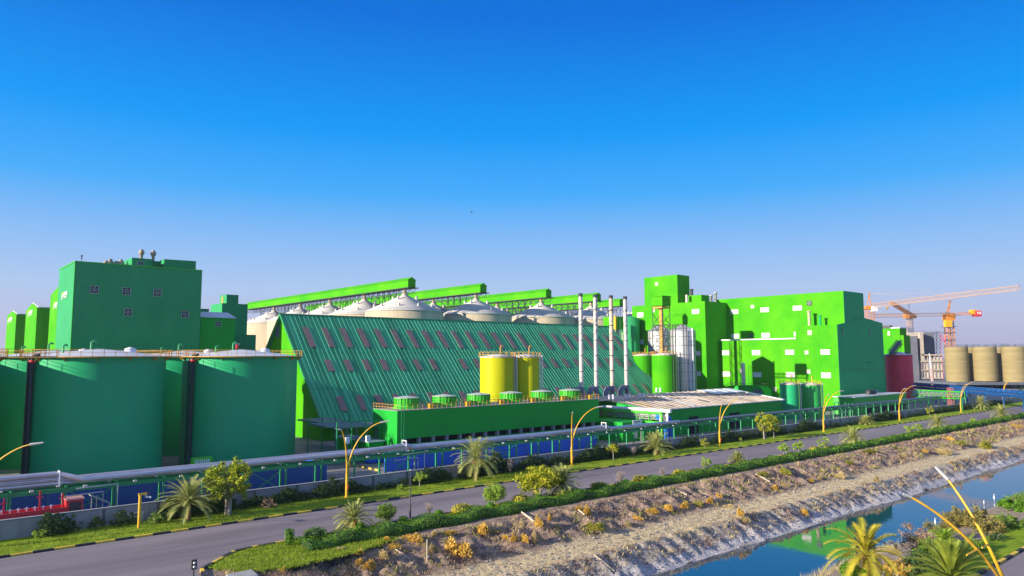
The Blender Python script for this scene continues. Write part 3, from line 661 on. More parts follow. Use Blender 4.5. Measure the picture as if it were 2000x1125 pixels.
# --- cooling tower block
CS0, CS1, CT, CZ = 73.7, 130.2, 118., 9.8
T = Thing('cooling_tower_block', 'long dark green cooling block with black slots and six rooftop fan cages', 'building', A, (CS0, CT, 0))
w1 = MB(); w1.box(CS0, CS1, CT, CT+9, 4.5, CZ); w1.box(CS0, CS0+1.6, CT+.05, CT+8.95, 0, 4.49)
w1.box(CS0+1.6, CS1, CT, CT+.3, 2.5, 3.5); w1.box(CS0+1.6, CS1, CT, CT+.3, 0, 1.5); T.part('wall', w1, G_DARK)
m = MB(); m.box(CS0+1.6, CS1-.1, CT+1.2, CT+8.9, .01, 4.49); T.part('basin_opening', m, BLACK)
m = MB(); k = CS0+1.6
while k < CS1: m.box(k, k+.5, CT+.04, CT+.9, 1.5, 2.5); m.box(k, k+.5, CT+.04, CT+.9, 3.5, 4.5); k += 3.3
[T.part('pillar', x, CONCG) for x in pieces(m)]
m = MB(); m.box(CS0-.05, CS1+.05, CT-.05, CT+9.05, CZ+.003, CZ+.1); T.part('roof_deck', m, CONCG)
m = MB()
for y in (CT, CT+9):
    for zz in (.6,1.15): m.bar((CS0,y,CZ+zz),(CS1,y,CZ+zz),.04)
    k = CS0
    while k <= CS1: m.bar((k,y,CZ),(k,y,CZ+1.15),.045); k += 1.15
for x in (CS0, CS1):
    for zz in (.6,1.15): m.bar((x,CT,CZ+zz),(x,CT+9,CZ+zz),.04)
    for k in range(9): m.bar((x,CT+k*1.1,CZ),(x,CT+k*1.1,CZ+1.15),.045)
T.part('railing', m, YRAIL)
m = MB(); q = pt(A, 745, 830, CT-.3); lx = CS0+1.
for sx in (-.3,.3): m.bar((lx+sx,CT-.35,0),(lx+sx,CT-.35,CZ+1.2),.05)
for k in range(26): m.bar((lx-.3,CT-.35,.3+k*.4),(lx+.3,CT-.35,.3+k*.4),.035)
T.part('ladder', m, G_STEEL)
CLAB = ['fan cage at the left end of the cooling block roof, in shade','second fan cage from the left on the cooling block roof','third fan cage from the left, left of the lime tank','fourth fan cage, in front of the lime tanks','fifth fan cage on the cooling block roof','rightmost fan cage on the cooling block roof, by the first chimney']
for i, u in enumerate((794, 868, 935, 998, 1058, 1113)):
    q = pt(A, u, 785, CT+4.5); cx, cy = q.x, CT+4.5; rr = 2.45; zb, zt = CZ+.95, CZ+2.15
    T2 = Thing('fan_cage', CLAB[i], 'cooling fan', A, (cx, cy, CZ+.1), 'fan cages on the cooling block')
    m = MB(); m.lathe((cx,cy), [(rr+.35,CZ+.1),(rr-.1,CZ+.9),(rr-.15,zt-.1)], 12, sm=False); T2.part('fan_stack', m, G_LITE)
    m = MB(); m.disc((cx,cy), rr-.16, zt-.5, 20); T2.part('fan_opening', m, BLACK)
    m = MB(); n = 12
    for zz in (zb, zb+.6, zt):
        for k in range(n): a, b_ = 2*pi*k/n, 2*pi*(k+1)/n; m.bar((cx+rr*cos(a),cy+rr*sin(a),zz),(cx+rr*cos(b_),cy+rr*sin(b_),zz),.08)
    for k in range(2*n): a = 2*pi*k/(2*n); m.bar((cx+rr*cos(a),cy+rr*sin(a),zb),(cx+rr*cos(a),cy+rr*sin(a),zt),.07)
    T2.part('cage', m, G_LITE)
    m = MB(); m.lathe((cx,cy), [(rr+.15,zt),(rr+.15,zt+.08),(.4,zt+.4)], 12, sm=False); m.disc((cx,cy), .4, zt+.4, 8); T2.part('cover', m, mat('cage_cover', (.45,.52,.42), .6) if i == 0 else bpy.data.materials['cage_cover'])
    m = MB(); m.tube([(cx+3.1,CT+1.4,CZ+.6),(cx+4.3,CT+1.4,CZ+.6)], .55, 12); m.box(cx+3.2,cx+4.2,CT+.9,CT+1.9,CZ+.1,CZ+.5); T2.part('motor', m, YEL)
# --- lime tanks
def small_tank(label, s, t, r, z, paint, group, rail=YRAIL, hook=True, lad=True, name='process_tank'):
    T = Thing(name, label, 'tank', A, (s, t, 0), group)
    b = MB(); b.lathe((s,t), [(r,0),(r,z)], 40); T.part('tank_shell', b, paint)
    c = MB(); c.lathe((s,t), [(r+.12,z-.15),(r+.12,z+.08),(.3,z+.7)], 40); c.disc((s,t), .3, z+.7, 10); T.part('tank_roof', c, WROOF)
    q = MB(); rr = r+.25; n = 18
    for zz_ in (.1,.6,1.15):
        for k in range(n): a, a2_ = 2*pi*k/n, 2*pi*(k+1)/n; q.bar((s+rr*cos(a),t+rr*sin(a),z+zz_),(s+rr*cos(a2_),t+rr*sin(a2_),z+zz_),.05)
    for k in range(n): a = 2*pi*k/n; q.bar((s+rr*cos(a),t+rr*sin(a),z-.1),(s+rr*cos(a),t+rr*sin(a),z+1.15),.05)
    T.part('railing', q, rail)
    if hook: m = MB(); m.tube([(s+.6,t-.5,z+.4),(s+.6,t-.5,z+2.3),(s+.9,t-.5,z+2.8),(s+1.3,t-.5,z+2.7),(s+1.4,t-.5,z+2.3)], .13, 8); T.part('vent_pipe', m, rail)
    if lad:
        m = MB(); a = -1.05; x, y = s+(r+.3)*cos(a), t+(r+.3)*sin(a)
        for sx in (-.3,.3): m.bar((x+sx,y,0),(x+sx,y,z+1),.06)
        for k in range(int(z/.45)): m.bar((x-.3,y,.3+k*.45),(x+.3,y,.3+k*.45),.04)
        for k in range(int(z/1.2)): m.tube([(x-.35,y,1+k*1.2),(x-.3,y-.5,1+k*1.2),(x+.3,y-.5,1+k*1.2),(x+.35,y,1+k*1.2)], .03, 4)
        m.tube([(x+.8,y+.1,0),(x+.8,y+.1,z+.4)], .14, 8); T.part('caged_ladder', m, GALV)
    return T
def place_tank(u0_, u1_, v, t, **k):
    a, b = pt(A, u0_, v, t), pt(A, u1_, v, t); c = (A.w(a)+A.w(b))/2
    d = math.hypot(c.x, c.y); half = (math.atan((u1_-CU)/F)-math.atan((u0_-CU)/F))/2; r = d*sin(half); cc = A.loc(Vector((c.x, c.y, 0)))
    return cc.x, cc.y, r, A.w(a).z*0 + (a.z+b.z)/2
s, t, r, z = place_tank(937, 1004, 697, 134); small_tank('lime yellow tank, sunlit, rising behind the cooling block', s, t, r, z, YTANK, 'lime tanks')
s, t, r, z = place_tank(1001, 1053, 697, 131.5); small_tank('shaded lime tank right of and behind the sunlit one', s, t, r, z, YTANK, 'lime tanks')
s, t, r, z = place_tank(1272, 1320, 693, 158); small_tank('green tank with yellow top edge in front of the corrugated steel bins', s, t, r, z, G_BRIGHT, 'green tanks beside the warehouse')
s, t, r, z = place_tank(1236, 1275, 694, 172); small_tank('green tank half hidden by the right end of the warehouse roof', s, t, r, z, G_BRIGHT, 'green tanks beside the warehouse', lad=False)
s, t, r, z = place_tank(1522, 1559, 750, 117); small_tank('left one of the two small green tanks with yellow rails by the low building', s, t, r, z, G_TANK, 'small green tanks with yellow rails', rail=YEL)
s, t, r, z = place_tank(1560, 1602, 751, 115); small_tank('right one of the two small green tanks with yellow rails', s, t, r, z, mat('small_tank_green', (.03,.42,.08), .4), 'small green tanks with yellow rails', rail=YEL)

# --- four chimneys
CH = [('leftmost of the four chimneys, white with dark spiral marks', 1133, 573, 770, WPIPE), ('second chimney from the left, pale with rust blotches', 1162, 575, 772, WPIPE), ('third chimney from the left, the rustiest', 1193, 577, 774, RUSTP), ('rightmost of the four chimneys, plain white', 1221, 579, 776, WPIPE)]
for lab, u, vt_, vb, m_ in CH:
    q = pt(A, u+3, 765, 132.); zt = pt(A, u, vt_, 132.).z; x, y = q.x, 132.; zb = 9.0
    T = Thing('chimney', lab, 'chimney', A, (x, y, zb), 'four chimneys')
    m = MB(); m.lathe((x,y), [(.56,zb+3.),(.56,zt-.9)], 20); T.part('flue', m, m_)
    m = MB(); m.lathe((x,y), [(.57,zt-.9),(.6,zt),(.5,zt),(.5,zt-1.5)], 20); T.part('flue_tip', m, DARKM)
    m = MB()
    for k in range(1, 6): zz = zb+3+(zt-zb-3)*k/6; m.lathe((x,y), [(.56,zz-.12),(.66,zz-.12),(.66,zz+.12),(.56,zz+.12)], 20, sm=False)
    T.part('flange', m, DARKM if m_ is RUSTP else DUCT)
    m = MB(); a0 = (zt-zb)*.55+zb
    m.tube([(x+.62*cos(k*.5),y+.62*sin(k*.5),a0+k*(zt-1-a0)/44) for k in range(45)], .05, 4); T.part('spiral_strake', m, DUCT)
    m = MB(); m.lathe((x,y), [(.62,zb-.5),(.62,zb+3.)], 16); m.tube([(x-.2,y,zb+2.2),(x-1.3,y,zb+2.5),(x-2.2,y,zb+2.2),(x-2.7,y,zb+1.3),(x-2.8,y,zb-.5)], .75, 12); T.part('duct_elbow', m, DUCT)
# --- low building with beige roof
LS0, LS1, LT, LZ, LR, LZR = 143., 205.2, 112., 6.75, 130., 9.4
T = Thing('low_building', 'low dark green building with a wide stained beige roof', 'building', A, (LS0, LT, 0))
w1 = MB(); w1.prism([(LS0,LT,0),(LS0,LT,LZ),(LS0,LR,LZR-.05),(LS0,148,LZ),(LS0,148,0)], (LS1-LS0,0,0)); T.part('wall', w1, G_DARK)
rf = MB()
for k in range(31):
    x0 = LS0-15+k*(LS1-LS0+15)/31; x1 = LS0-15+(k+1)*(LS1-LS0+15)/31
    t0 = LT-.35 if x0 > LS0-.5 else LT+12.8; z0 = LZ+(t0-LT)/(LR-LT)*(LZR-LZ)
    rf.add([(x0,t0,z0+.05),(x1-.08,t0,z0+.05),(x1-.08,LR,LZR+.05),(x0,LR,LZR+.05)], [(0,1,2,3)]); rf.add([(x1-.08,t0,z0+.05),(x1,t0,z0+.16),(x1,LR,LZR+.16),(x1-.08,LR,LZR+.05)], [(0,1,2,3)])
    rf.add([(x0,LR,LZR+.05),(x1,LR,LZR+.05),(x1,152,LZ-.4),(x0,152,LZ-.4)], [(0,1,2,3)])
T.part('roof', rf, BEIGE)
m = MB(); m.prism([(LS1+.003,LT-.4,LZ-.15),(LS1+.003,LT-.4,LZ+.25),(LS1+.003,LR,LZR+.25),(LS1+.003,LR,LZR-.15)], (1.3,0,0)); m.box(LS0, LS1, LT-.45, LT-.36, LZ-.1, LZ+.1)
for k in range(4): x0 = LS1-18+k*4.6; m.prism([(x0,LR-7+k*.3,LZR-.6),(x0+3.6,LR-7+k*.3,LZR-.6),(x0+3.6,LR-.4,LZR+.3),(x0,LR-.4,LZR+.3)], (0,0,.12))
q = 162.; m.prism([(q,LT+1,LZ+.25),(q+1.1,LT+1,LZ+.25),(q+1.1,LR-4,LZR-.3),(q,LR-4,LZR-.3)], (0,0,.06)); T.part('roof_trim', m, WHITE)
YST = mat('yellow_roof_sheet', (.62,.38,.05), .7, var=.2); GST = mat('grey_roof_sheet', (.26,.23,.22), .8, var=.2)
m = MB(); m2 = MB()
for (x, k0, k1, wd, mm) in ((146,.18,.5,1.2,m),(158,.6,.8,1.,m),(141,.45,.7,.7,m2),(154,.12,.25,.8,m2),(151,.35,.55,.6,m2),(166,.5,.75,.7,m2),(172,.2,.4,.7,m2),(178,.6,.8,.8,m2),(184,.3,.55,.7,m2),(192,.5,.7,.7,m2),(188,.15,.3,.6,m2),(170,.7,.85,.6,m2),(196,.25,.4,.6,m2)):
    f = lambda k, dx=0: (x+dx, LT+(LR-LT)*k, LZ+(LZR-LZ)*k+.2); mm.add([f(k0),f(k0,wd),f(k1,wd),f(k1)], [(0,1,2,3)])
[T.part('replaced_sheet', x, YST) for x in pieces(m)]; [T.part('replaced_sheet', x, GST) for x in pieces(m2)]
m = MB()
for u0_, u1_ in ((1346,1364),(1425,1445)):
    a, b = pt(A, u0_, 830, LT), pt(A, u1_, 830, LT); m.box(a.x, b.x, LT-.06, LT, .01, 4.4)
T.part('doorway', m, BLACK)
for i, (u, v) in enumerate(((1190,780),(1222,779),(1250,777),(1283,768))):
    q = pt(A, u, v, 124.); x, y = q.x, 124.; zb = LZ+(y-LT)/(LR-LT)*(LZR-LZ)
    TT = Thing('roof_exhaust', f"{['leftmost','second','third','rightmost, tallest'][i]} pair of white hooded pipes on the beige roof", 'exhaust pipe', A, (x,y,zb), 'white hooded exhaust pipes')
    m = MB(); h = 1.5 if i < 3 else 2.6
    for dx in (0,1.0): m.tube([(x+dx,y-dx*.5,zb-.1),(x+dx,y-dx*.5,zb+h-.2),(x+dx-.15,y-dx*.5,zb+h)], .13, 8)
    TT.part('pipe', m, DUCT); m = MB()
    for dx in (0,1.0): m.tube([(x+dx-.1,y-dx*.5,zb+h-.9),(x+dx-.05,y-dx*.5,zb+h-.2),(x+dx-.3,y-dx*.5,zb+h+.1)], .3, 8)
    TT.part('hood', m, WHITE)
w1 = MB(); w1.box(CS1+1, LS0-.05, 111.6, 122, 0, 4.6); T = Thing('pump_house', 'low dark green block behind the rack, under the green pipe bridge', 'building', A, (CS1+1,111.6,0)); T.part('wall', w1, G_DARK)
m = MB(); m.box(CS1+5, CS1+6.3, 111.5, 111.6, .6, 2.2); T.part('cabinet', m, GALV)
q0, q1 = pt(A, 1236, 821, 110), pt(A, 1254, 833, 110)
T = Thing('sign_board', 'white square sign board left below the green pipe bridge', 'sign', A, (q0.x, 110, 0))
m = MB(); m.box(q0.x, q1.x, 110, 110.08, q1.z-.8, q0.z); T.part('board', m, WHITE)
m = MB(); m.box(q0.x+.6, q1.x-.6, 109.98, 110, q0.z-.45, q0.z-.3); m.box(q0.x+.7, q1.x-.7, 109.98, 110, q0.z-.62, q0.z-.55); T.part('lettering', m, DARKM)
m = MB(); m.bar((q0.x+.3,110.1,0),(q0.x+.3,110.1,q0.z),.06); m.bar((q1.x-.3,110.1,0),(q1.x-.3,110.1,q0.z),.06); T.part('post', m, GALV)
# --- pipe bridge with truss, white pipes, blue down-pipes
bs = 139.5
T = Thing('pipe_bridge', 'bright green truss bridge carrying white and silver pipes over to the pipe rack', 'pipe bridge', A, (bs, 106, 0))
m = MB()
for sx in (0, 2.4):
    for zz in (4.35, 6.55): m.box(bs+sx-.12, bs+sx+.12, 106.5, 129, zz-.22, zz+.22)
    for k in range(7): y = 106.8+k*3.6; m.bar((bs+sx,y,4.4),(bs+sx,y,6.5),.12)
for k in range(6): y = 106.8+k*3.6; m.bar((bs,y,6.5),(bs,y+3.6,4.4),.06)
m.box(bs-.15,bs+.15,106.4,106.8,0,7); m.box(bs-.15,bs+.15,124,124.4,0,7); T.part('truss', m, G_LITE)
m = MB(); m.tube([(bs+.4,132,7.15),(bs+.4,104.2,7.15)], .42, 12); m.tube([(bs+.6,105.4,7.1),(bs+.6,105.4,4.6)], .32, 10); m.tube([(bs+.6,107.4,7.1),(bs+.6,107.4,4.6)], .28, 10); T.part('white_pipe', m, WHITE)
m = MB()
for dx, zz, rr in ((.5,5.0,.16),(1.,5.0,.16),(1.5,5.05,.2),(.4,5.5,.14),(1.2,5.9,.5)): m.tube([(bs+dx,131,zz),(bs+dx,106,zz)], rr, 8)
T.part('silver_pipe', m, SILVER)
T = Thing('blue_pipes', 'pair of thick bright blue pipes bending down behind the boundary wall', 'pipe', A, (bs+4,108,0))
for dx in (3.4, 5.1): m = MB(); m.tube([(bs+dx-3.2,108,5.6),(bs+dx-1.6,108,5.6),(bs+dx-.5,108,5.1),(bs+dx,108,4.),(bs+dx+.15,108,0)], .62, 14); T.part('pipe', m, BLUEP)

# --- main bright green complex on the right
c = pt(A, 1634.5, 634, 0) if False else py(A, 1634.5, 634, 262); MS, MT, MZ = c.x, c.y, c.z
def fx(u, v, s): return ps(A, u, v, s)
rr_ = pt(A, 1688, 621, MT).x; rr2 = pt(A, 1723, 631, MT).x; z2 = pt(A, 1723, 631, MT).z; z1_ = pt(A, 1688, 621, MT).z
l1 = fx(1556, 661, MS); l0 = fx(1381, 666, MS)
T = Thing('factory_building', 'big bright green factory block with rows of white louvre windows, end wall in shade', 'building', A, (MS, MT, 0))
w1 = MB(); w1.prism([(MS,MT,0),(rr2,MT,0),(rr2,MT,z2),(rr_,MT,z1_),(rr_-.1,MT,MZ+.3),(MS,MT,MZ)], (0, l1.y-MT, 0))
w1.box(MS+.003, MS+40, l1.y, l0.y, 0, l0.z)
BSs = MS+7.0; bc = ps(A, 1650.5, 567.5, BSs); br = pt(A, 1689, 566, bc.y).x; bl_ = ps(A, 1399, 585, BSs)
bc.y = max(bc.y, MT+.3); w1.box(BSs, br, bc.y, bl_.y, MZ-6, bc.z); T.part('wall', w1, G_BRIGHT)
G_END = mat('end_wall_shaded_green', (.012,.38,.12), .6, spec=.2, var=.1, vs=.1, ribs=(.9,.02), streak=.2, streak_c=(.03,.42,.15))  # facade green again, with the teal shade of this side put into it
e1 = MB(); e1.prism([(MS+.02,MT-.06,0),(rr2,MT-.06,0),(rr2,MT-.06,z2),(rr_,MT-.06,z1_),(MS+.02,MT-.06,MZ)], (0,.055,0)); e1.box(BSs+.02, br, bc.y-.06, bc.y-.003, MZ-5.5, bc.z-.02); T.part('end_wall', e1, G_END)
le = MB(); a, b = fx(1407, 664, MS-.2), fx(1555, 661, MS-.2); le.box(MS-.4, MS+.6, b.y, a.y, l0.z+.02, l0.z+.45); le.box(BSs-.2,BSs,ps(A,1554,650,BSs).y,ps(A,1551,650,BSs).y,ps(A,1552,657,BSs).z,ps(A,1552,648,BSs).z); T.part('white_ledge', le, WHITE)
def windows(T, lst, plane_s, name='louvre_window', m_=None, parent=None):
    for (u, v, wpx, hpx) in lst:
        p = ps(A, u, v, plane_s); dy = abs(ps(A, u+wpx/2, v, plane_s).y-ps(A, u-wpx/2, v, plane_s).y)/2; dz = abs(ps(A, u, v-hpx/2, plane_s).z-ps(A, u, v+hpx/2, plane_s).z)/2
        fr_ = MB(); x = plane_s
        fr_.box(x-.14,x,p.y-dy,p.y+dy,p.z+dz-.12,p.z+dz); fr_.box(x-.14,x,p.y-dy,p.y+dy,p.z-dz,p.z-dz+.12); fr_.box(x-.14,x,p.y-dy,p.y-dy+.12,p.z-dz+.12,p.z+dz-.12); fr_.box(x-.14,x,p.y+dy-.12,p.y+dy,p.z-dz+.12,p.z+dz-.12)
        if wpx > 10:
            fr_.box(x-.13,x,p.y-.05,p.y+.05,p.z-dz+.12,p.z+dz-.12)
        sl = MB(); n = 7
        for k in range(n): z0 = p.z-dz+.13+(2*dz-.26)*k/n; hh = (2*dz-.26)/n; sl.prism([(x-.01,p.y-dy+.12,z0),(x-.09,p.y-dy+.12,z0),(x-.01,p.y-dy+.12,z0+hh)], (0,2*dy-.24,0))
        o = T.part('window', fr_, m_ or WIN, parent); T.part('louvre', sl, m_ or WIN, o)
windows(T, [(1434.5,609,15,8.5),(1493.7,605,16,9),(1557.5,601.7,17.5,9),(1436,656.5,15,8.5),(1495.7,654.7,16,9)], BSs)
windows(T, [(1412,602.5,6,6.5),(1469.7,599,7,7),(1412,657.7,5.5,6)], BSs, m_=VENT)
windows(T, [(1417.5,689,15,9),(1477,688.7,16,9.5),(1542.5,688,17,9.5),(1612,687.5,18,10),(1419,730.5,15,9.5),(1479,731.7,16.5,9.5),(1544,732,17,10),(1613.7,733,18.5,10.5),(1362.5+24,690,1,1)][:8], MS)
windows(T, [(1575.5,688.5,7.5,8),(1581.5,649.7,8.5,9.5),(1579.5,725.7,7.5,8),(1448,724,6,8),(1513.5,760,7.5,8)], MS, m_=VENT)
def sfan(u, v, s, size):
    p = ps(A, u, v, s); h = size/2; m = MB(); m.box(s-.2,s,p.y-h,p.y+h,p.z-h,p.z+h); o = T.part('exhaust_fan', m, DARKM)
    b = MB()
    for k in range(5): a = k*2*pi/5; b.prism([(s-.24,p.y,p.z),(s-.24,p.y+h*.8*cos(a)-.12*sin(a),p.z+h*.8*sin(a)+.12*cos(a)),(s-.24,p.y+h*.8*cos(a)+.12*sin(a),p.z+h*.8*sin(a)-.12*cos(a))], (-.04,0,0))
    T.part('fan_blade', b, FRAME, o)
sfan(1581, 592, BSs, 1.9); sfan(1467, 656, BSs, 1.5)
for u, v in ((1645,647),(1698.7,649)): q = pt(A, u, v, MT-.06); m = MB(); m.box(q.x-.5,q.x+.5,MT-.2,MT-.06,q.z-1.1,q.z+1.1); T.part('window', m, mat('dark_window', (.02,.10,.10), .3) if 'dark_window' not in bpy.data.materials else bpy.data.materials['dark_window'])
m = MB(); q = pt(A, 1700, 708, MT-.06); m.box(q.x-4,q.x+3,MT-.16,MT-.06,q.z-.1,q.z+.1); m.box(MS+2,rr2-1,MT-.12,MT-.06,pt(A,1680,722,MT).z-.05,pt(A,1680,722,MT).z+.05); T.part('cladding_joint', m, DARKM)
m = MB(); m.prism([(MS+.3,MT-.07,MZ+.02),(rr_,MT-.07,z1_+.02),(rr_,MT-.07,z1_+.4),(MS+.3,MT-.07,MZ+.4)], (0,.4,0)) if False else None
# pipes on the lower roof
for u, vt_, vb, r, mm in ((1581,609,635,.55,CONC),(1602,618,634,.45,G_END)):
    s_ = MS+3.5; q = ps(A, u, vb, s_); zt = ps(A, u, vt_, s_).z; m = MB(); m.lathe((s_,q.y), [(r,MZ-.5),(r,zt)], 14); m.lathe((s_,q.y), [(r*1.7,zt),(r*1.7,zt+.25),(0.02,zt+.5)], 14)
    T.part('roof_vent_pipe', m, mm)
# tall bright block A with tower
AS = MS-9.0; ac = ps(A, 1376.5, 588, AS); al = ps(A, 1234, 585, AS)
T = Thing('elevator_building', 'tall bright green block with a square tower on top, right of the chimneys', 'building', A, (AS, ac.y, 0))
w1 = MB(); w1.box(AS, AS+24, ac.y, al.y, 0, ac.z)
ta = ps(A, 1322.5, 536, AS); tb = ps(A, 1258, 541, AS); tc_ = pt(A, 1346, 537, ta.y).x; w1.box(AS+.003, tc_, ta.y, tb.y, ac.z-.5, ta.z)
p_ = pt(A, 1385, 577, ac.y+5); w1.box(AS+5, p_.x, ac.y+5, ta.y-.1, ac.z-.5, p_.z); T.part('wall', w1, G_BRIGHT)
windows(T, [(1250.7,615,12,9.5),(1251.5,667.7,12,9.5),(1358.7,608.5,14,9),(1362.5,690,11,9),(1363.7,730,11,9)], AS)
windows(T, [(1277,607,5,6),(1282.7,554.7,6,7)], AS, m_=VENT)
for u, vb, vt_, r, cap in ((1341.7,592,576,.6,0),(1351,582,566,.65,1)):
    q = ps(A, u, vb, AS+3+cap*3); zt = ps(A, u, vt_, AS+3+cap*3).z; m = MB(); m.lathe((AS+3+cap*3,q.y), [(r,ac.z-.5),(r,zt)], 14)
    if cap: m.lathe((AS+6,q.y), [(r*.9,zt-.3),(r*1.9,zt),(.05,zt+.5)], 14)
    T.part('roof_vent_pipe', m, WPIPE if not cap else DARKM)
m = MB()
for u, vb, vt_ in ((1389,587,577),(1398,587,571)):
    q = ps(A, u, vb, BSs+3); zt = ps(A, u, vt_, BSs+3).z; m.lathe((BSs+3,q.y), [(.55,bc.z-3),(.55,zt-.4),(.9,zt-.3),(.9,zt),(.1,zt+.2)], 14)
T.part('roof_vent_pipe', m, GALV)
# --- corrugated steel bins
for lab, u0_, u1_, vp, ve, t_, vb in (('right corrugated steel bin, taller looking, with conical roof', 1308, 1357, 633, 647, 158, 760), ('left corrugated steel bin behind the lattice elevator tower', 1265, 1311, 634, 648, 180, 760)):
    s, t, r, z = place_tank(u0_, u1_, ve, t_); zp = z+(ve-vp)/F*math.hypot(s, t)
    T = Thing('steel_bin', lab, 'grain bin', A, (s, t, 0), 'corrugated steel bins')
    m = MB(); pr = []
    k = 0.
    while k < z: pr += [(r, k), (r+.05, k+.25)]; k += .5
    pr.append((r, z)); m.lathe((s,t), pr, 36); T.part('bin_wall', m, GALV)
    m = MB(); n = 24
    for i in range(n):
        a, b_ = 2*pi*i/n, 2*pi*(i+1)/n; mid = (a+b_)/2
        m.add([(s+(r+.2)*cos(a),t+(r+.2)*sin(a),z),(s+(r+.2)*cos(mid),t+(r+.2)*sin(mid),z+.1),(s+(r+.2)*cos(b_),t+(r+.2)*sin(b_),z),(s,t,zp),(s,t,zp+.12)], [(0,1,4,3),(1,2,3,4)])
    T.part('cone_roof', m, CONCG if False else GALV)
    m = MB(); k = 1.5
    while k < z+.5: m.lathe((s,t), [(r+.05,k),(r+.14,k),(r+.14,k+.12),(r+.05,k+.12)], 36, sm=False); k += 3.2
    for i in range(18): a = 2*pi*i/18; m.bar((s+(r+.1)*cos(a),t+(r+.1)*sin(a),0),(s+(r+.1)*cos(a),t+(r+.1)*sin(a),z),.07)
    T.part('stiffener', m, DARKM)
    if u0_ == 1308:
        m = MB(); a = -1.35; x, y = s+(r+.3)*cos(a)-1.6, t+(r+.3)*sin(a); m.tube([(x,y,0),(x,y,z+1)], .28, 8); T.part('down_pipe', m, WHITE)
q = py(A, 1291, 598, 274); x, y = q.x, q.y; zt = q.z; zb = 0
T = Thing('bucket_elevator', 'slim lattice elevator tower with green cap, yellow leg, in front of the steel bins', 'elevator', A, (x,y,0))
hw = 2.3
m = MB()
for sx in (-hw,hw):
    for sy in (-hw,hw): m.bar((x+sx,y+sy,0),(x+sx,y+sy,zt),.14)
k = 0.
while k < zt-4:
    for (a, b_) in (((-hw,-hw),(hw,-hw)),((hw,-hw),(hw,hw)),((hw,hw),(-hw,hw)),((-hw,hw),(-hw,-hw))):
        m.bar((x+a[0],y+a[1],k),(x+b_[0],y+b_[1],k),.1); m.bar((x+a[0],y+a[1],k),(x+b_[0],y+b_[1],k+4),.07); m.bar((x+b_[0],y+b_[1],k),(x+a[0],y+a[1],k+4),.07)
    k += 4
T.part('lattice_frame', m, DARKM)
m = MB(); m.box(x-.5,x+.5,y-.6,y+.6,0,zt); m.box(x-hw,x+hw,y-hw,y+hw,zt-.9,zt-.3); T.part('elevator_leg', m, YRAIL)
m = MB(); zc = py(A, 1291, 580, 274).z; m.box(x-hw-.3,x+hw+.3,y-hw-.3,y+hw+.3,zt,zc); m.box(x-hw-.6,x+hw+.6,y-hw-.6,y+hw+.6,zc,zc+.25); T.part('head_house', m, G_BRIGHT)
q = py(A, 1333, 633, 240); q2 = py(A, 1333, 618, 240); tl = ps(A, 1312, 620, q.x).y
T = Thing('gantry_house', 'tiny green gabled hut on dark steelwork above the right steel bin', 'hut', A, (q.x, q.y, q.z-6))
m = MB(); m.prism([(q.x,q.y,q.z),(q.x+3,q.y,q.z),(q.x+3,q.y,q2.z),(q.x+1.5,q.y,q2.z+1.2),(q.x,q.y,q2.z)], (0,tl-q.y,0)); T.part('wall', m, G_BRIGHT)
m = MB(); m.lattice((q.x+1,q.y-.5,q.z-.8),(q.x+1,tl+9,q.z-.8),1.6,7,.1,1.4)
for yy in (q.y, tl): m.bar((q.x+.4,yy,0),(q.x+.4,yy,q.z),.14); m.bar((q.x+2,yy,0),(q.x+2,yy,q.z),.14)
T.part('gantry', m, DARKM)
# --- things in front of the main facade
q = ps(A, 1453, 757, MS-6); zt = ps(A, 1453, 709, MS-6).z
T = Thing('silver_flue', 'short fat silver flue with a domed top in front of the factory facade', 'chimney', A, (MS-6, q.y, 0))
m = MB(); m.lathe((MS-6,q.y), [(.75,0),(.75,zt-.5),(.6,zt-.1),(.25,zt+.1)], 16); m.disc((MS-6,q.y), .25, zt+.1, 8); T.part('flue', m, WPIPE)
m = MB()
for u in (1463,1467.5): a = ps(A, u, 750, MS-6); m.bar((MS-6,a.y,0),(MS-6,a.y,ps(A,u,713,MS-6).z),.08)
T.part('guy_pole', m, G_STEEL)
a, b = ps(A, 1491, 757, MS-8), ps(A, 1431, 757, MS-8); zt = ps(A, 1460, 753, MS-8).z; zl = ps(A, 1460, 775, MS-8).z
T = Thing('boiler_house', 'dark green shed with rounded roof corners in front of the factory facade', 'building', A, (MS-8, a.y, 0))
m = MB(); m.prism([(MS-8,a.y,0),(MS-8,b.y,0),(MS-8,b.y,zt-2),(MS-8,b.y-1.2,zt-.4),(MS-8,b.y-3,zt),(MS-8,a.y+3,zt),(MS-8,a.y+1.2,zt-.4),(MS-8,a.y,zt-2)], (6,0,0)); T.part('wall', m, G_DARK); windows(T, [(1480,765,16,8)], MS-8, m_=DUCT)
m = MB(); zz = zt+.9
for k in range(9): y = a.y+(b.y-a.y)*k/8; m.bar((MS-7.9,y,zt-.3),(MS-7.9,y,zz),.04)
m.bar((MS-7.9,a.y-2,zz),(MS-7.9,b.y+2,zz),.06); T.part('railing', m, DARKM)
q = pt(A, 1668, 777, 109.5); q2 = pt(A, 1770, 768, 109.5); ql = ps(A, 1656, 776, q.x)
T = Thing('workshop', 'low green workshop with white roof edge in front of the dark end wall', 'building', A, (q.x, 109.5, 0))
m = MB(); m.box(q.x, q2.x, 109.5, 116.5, 0, q.z); T.part('wall', m, mat('workshop_green', (.04,.45,.04), .5)); m = MB(); m.box(q.x-.3, q2.x+.3, 109.2, 116.8, q.z+.003, q.z+.22); T.part('roof', m, WROOF)
m = MB(); m.box(q.x+9, q2.x-1, 109.42, 109.5, .05, 1.9); T.part('opening', m, BLACK)
q3 = pt(A, 1700, 768, 113); T2 = Thing('duct_unit', 'black ribbed duct with grey cone on the low workshop roof', 'duct', A, (q3.x, 113, q.z+.22))
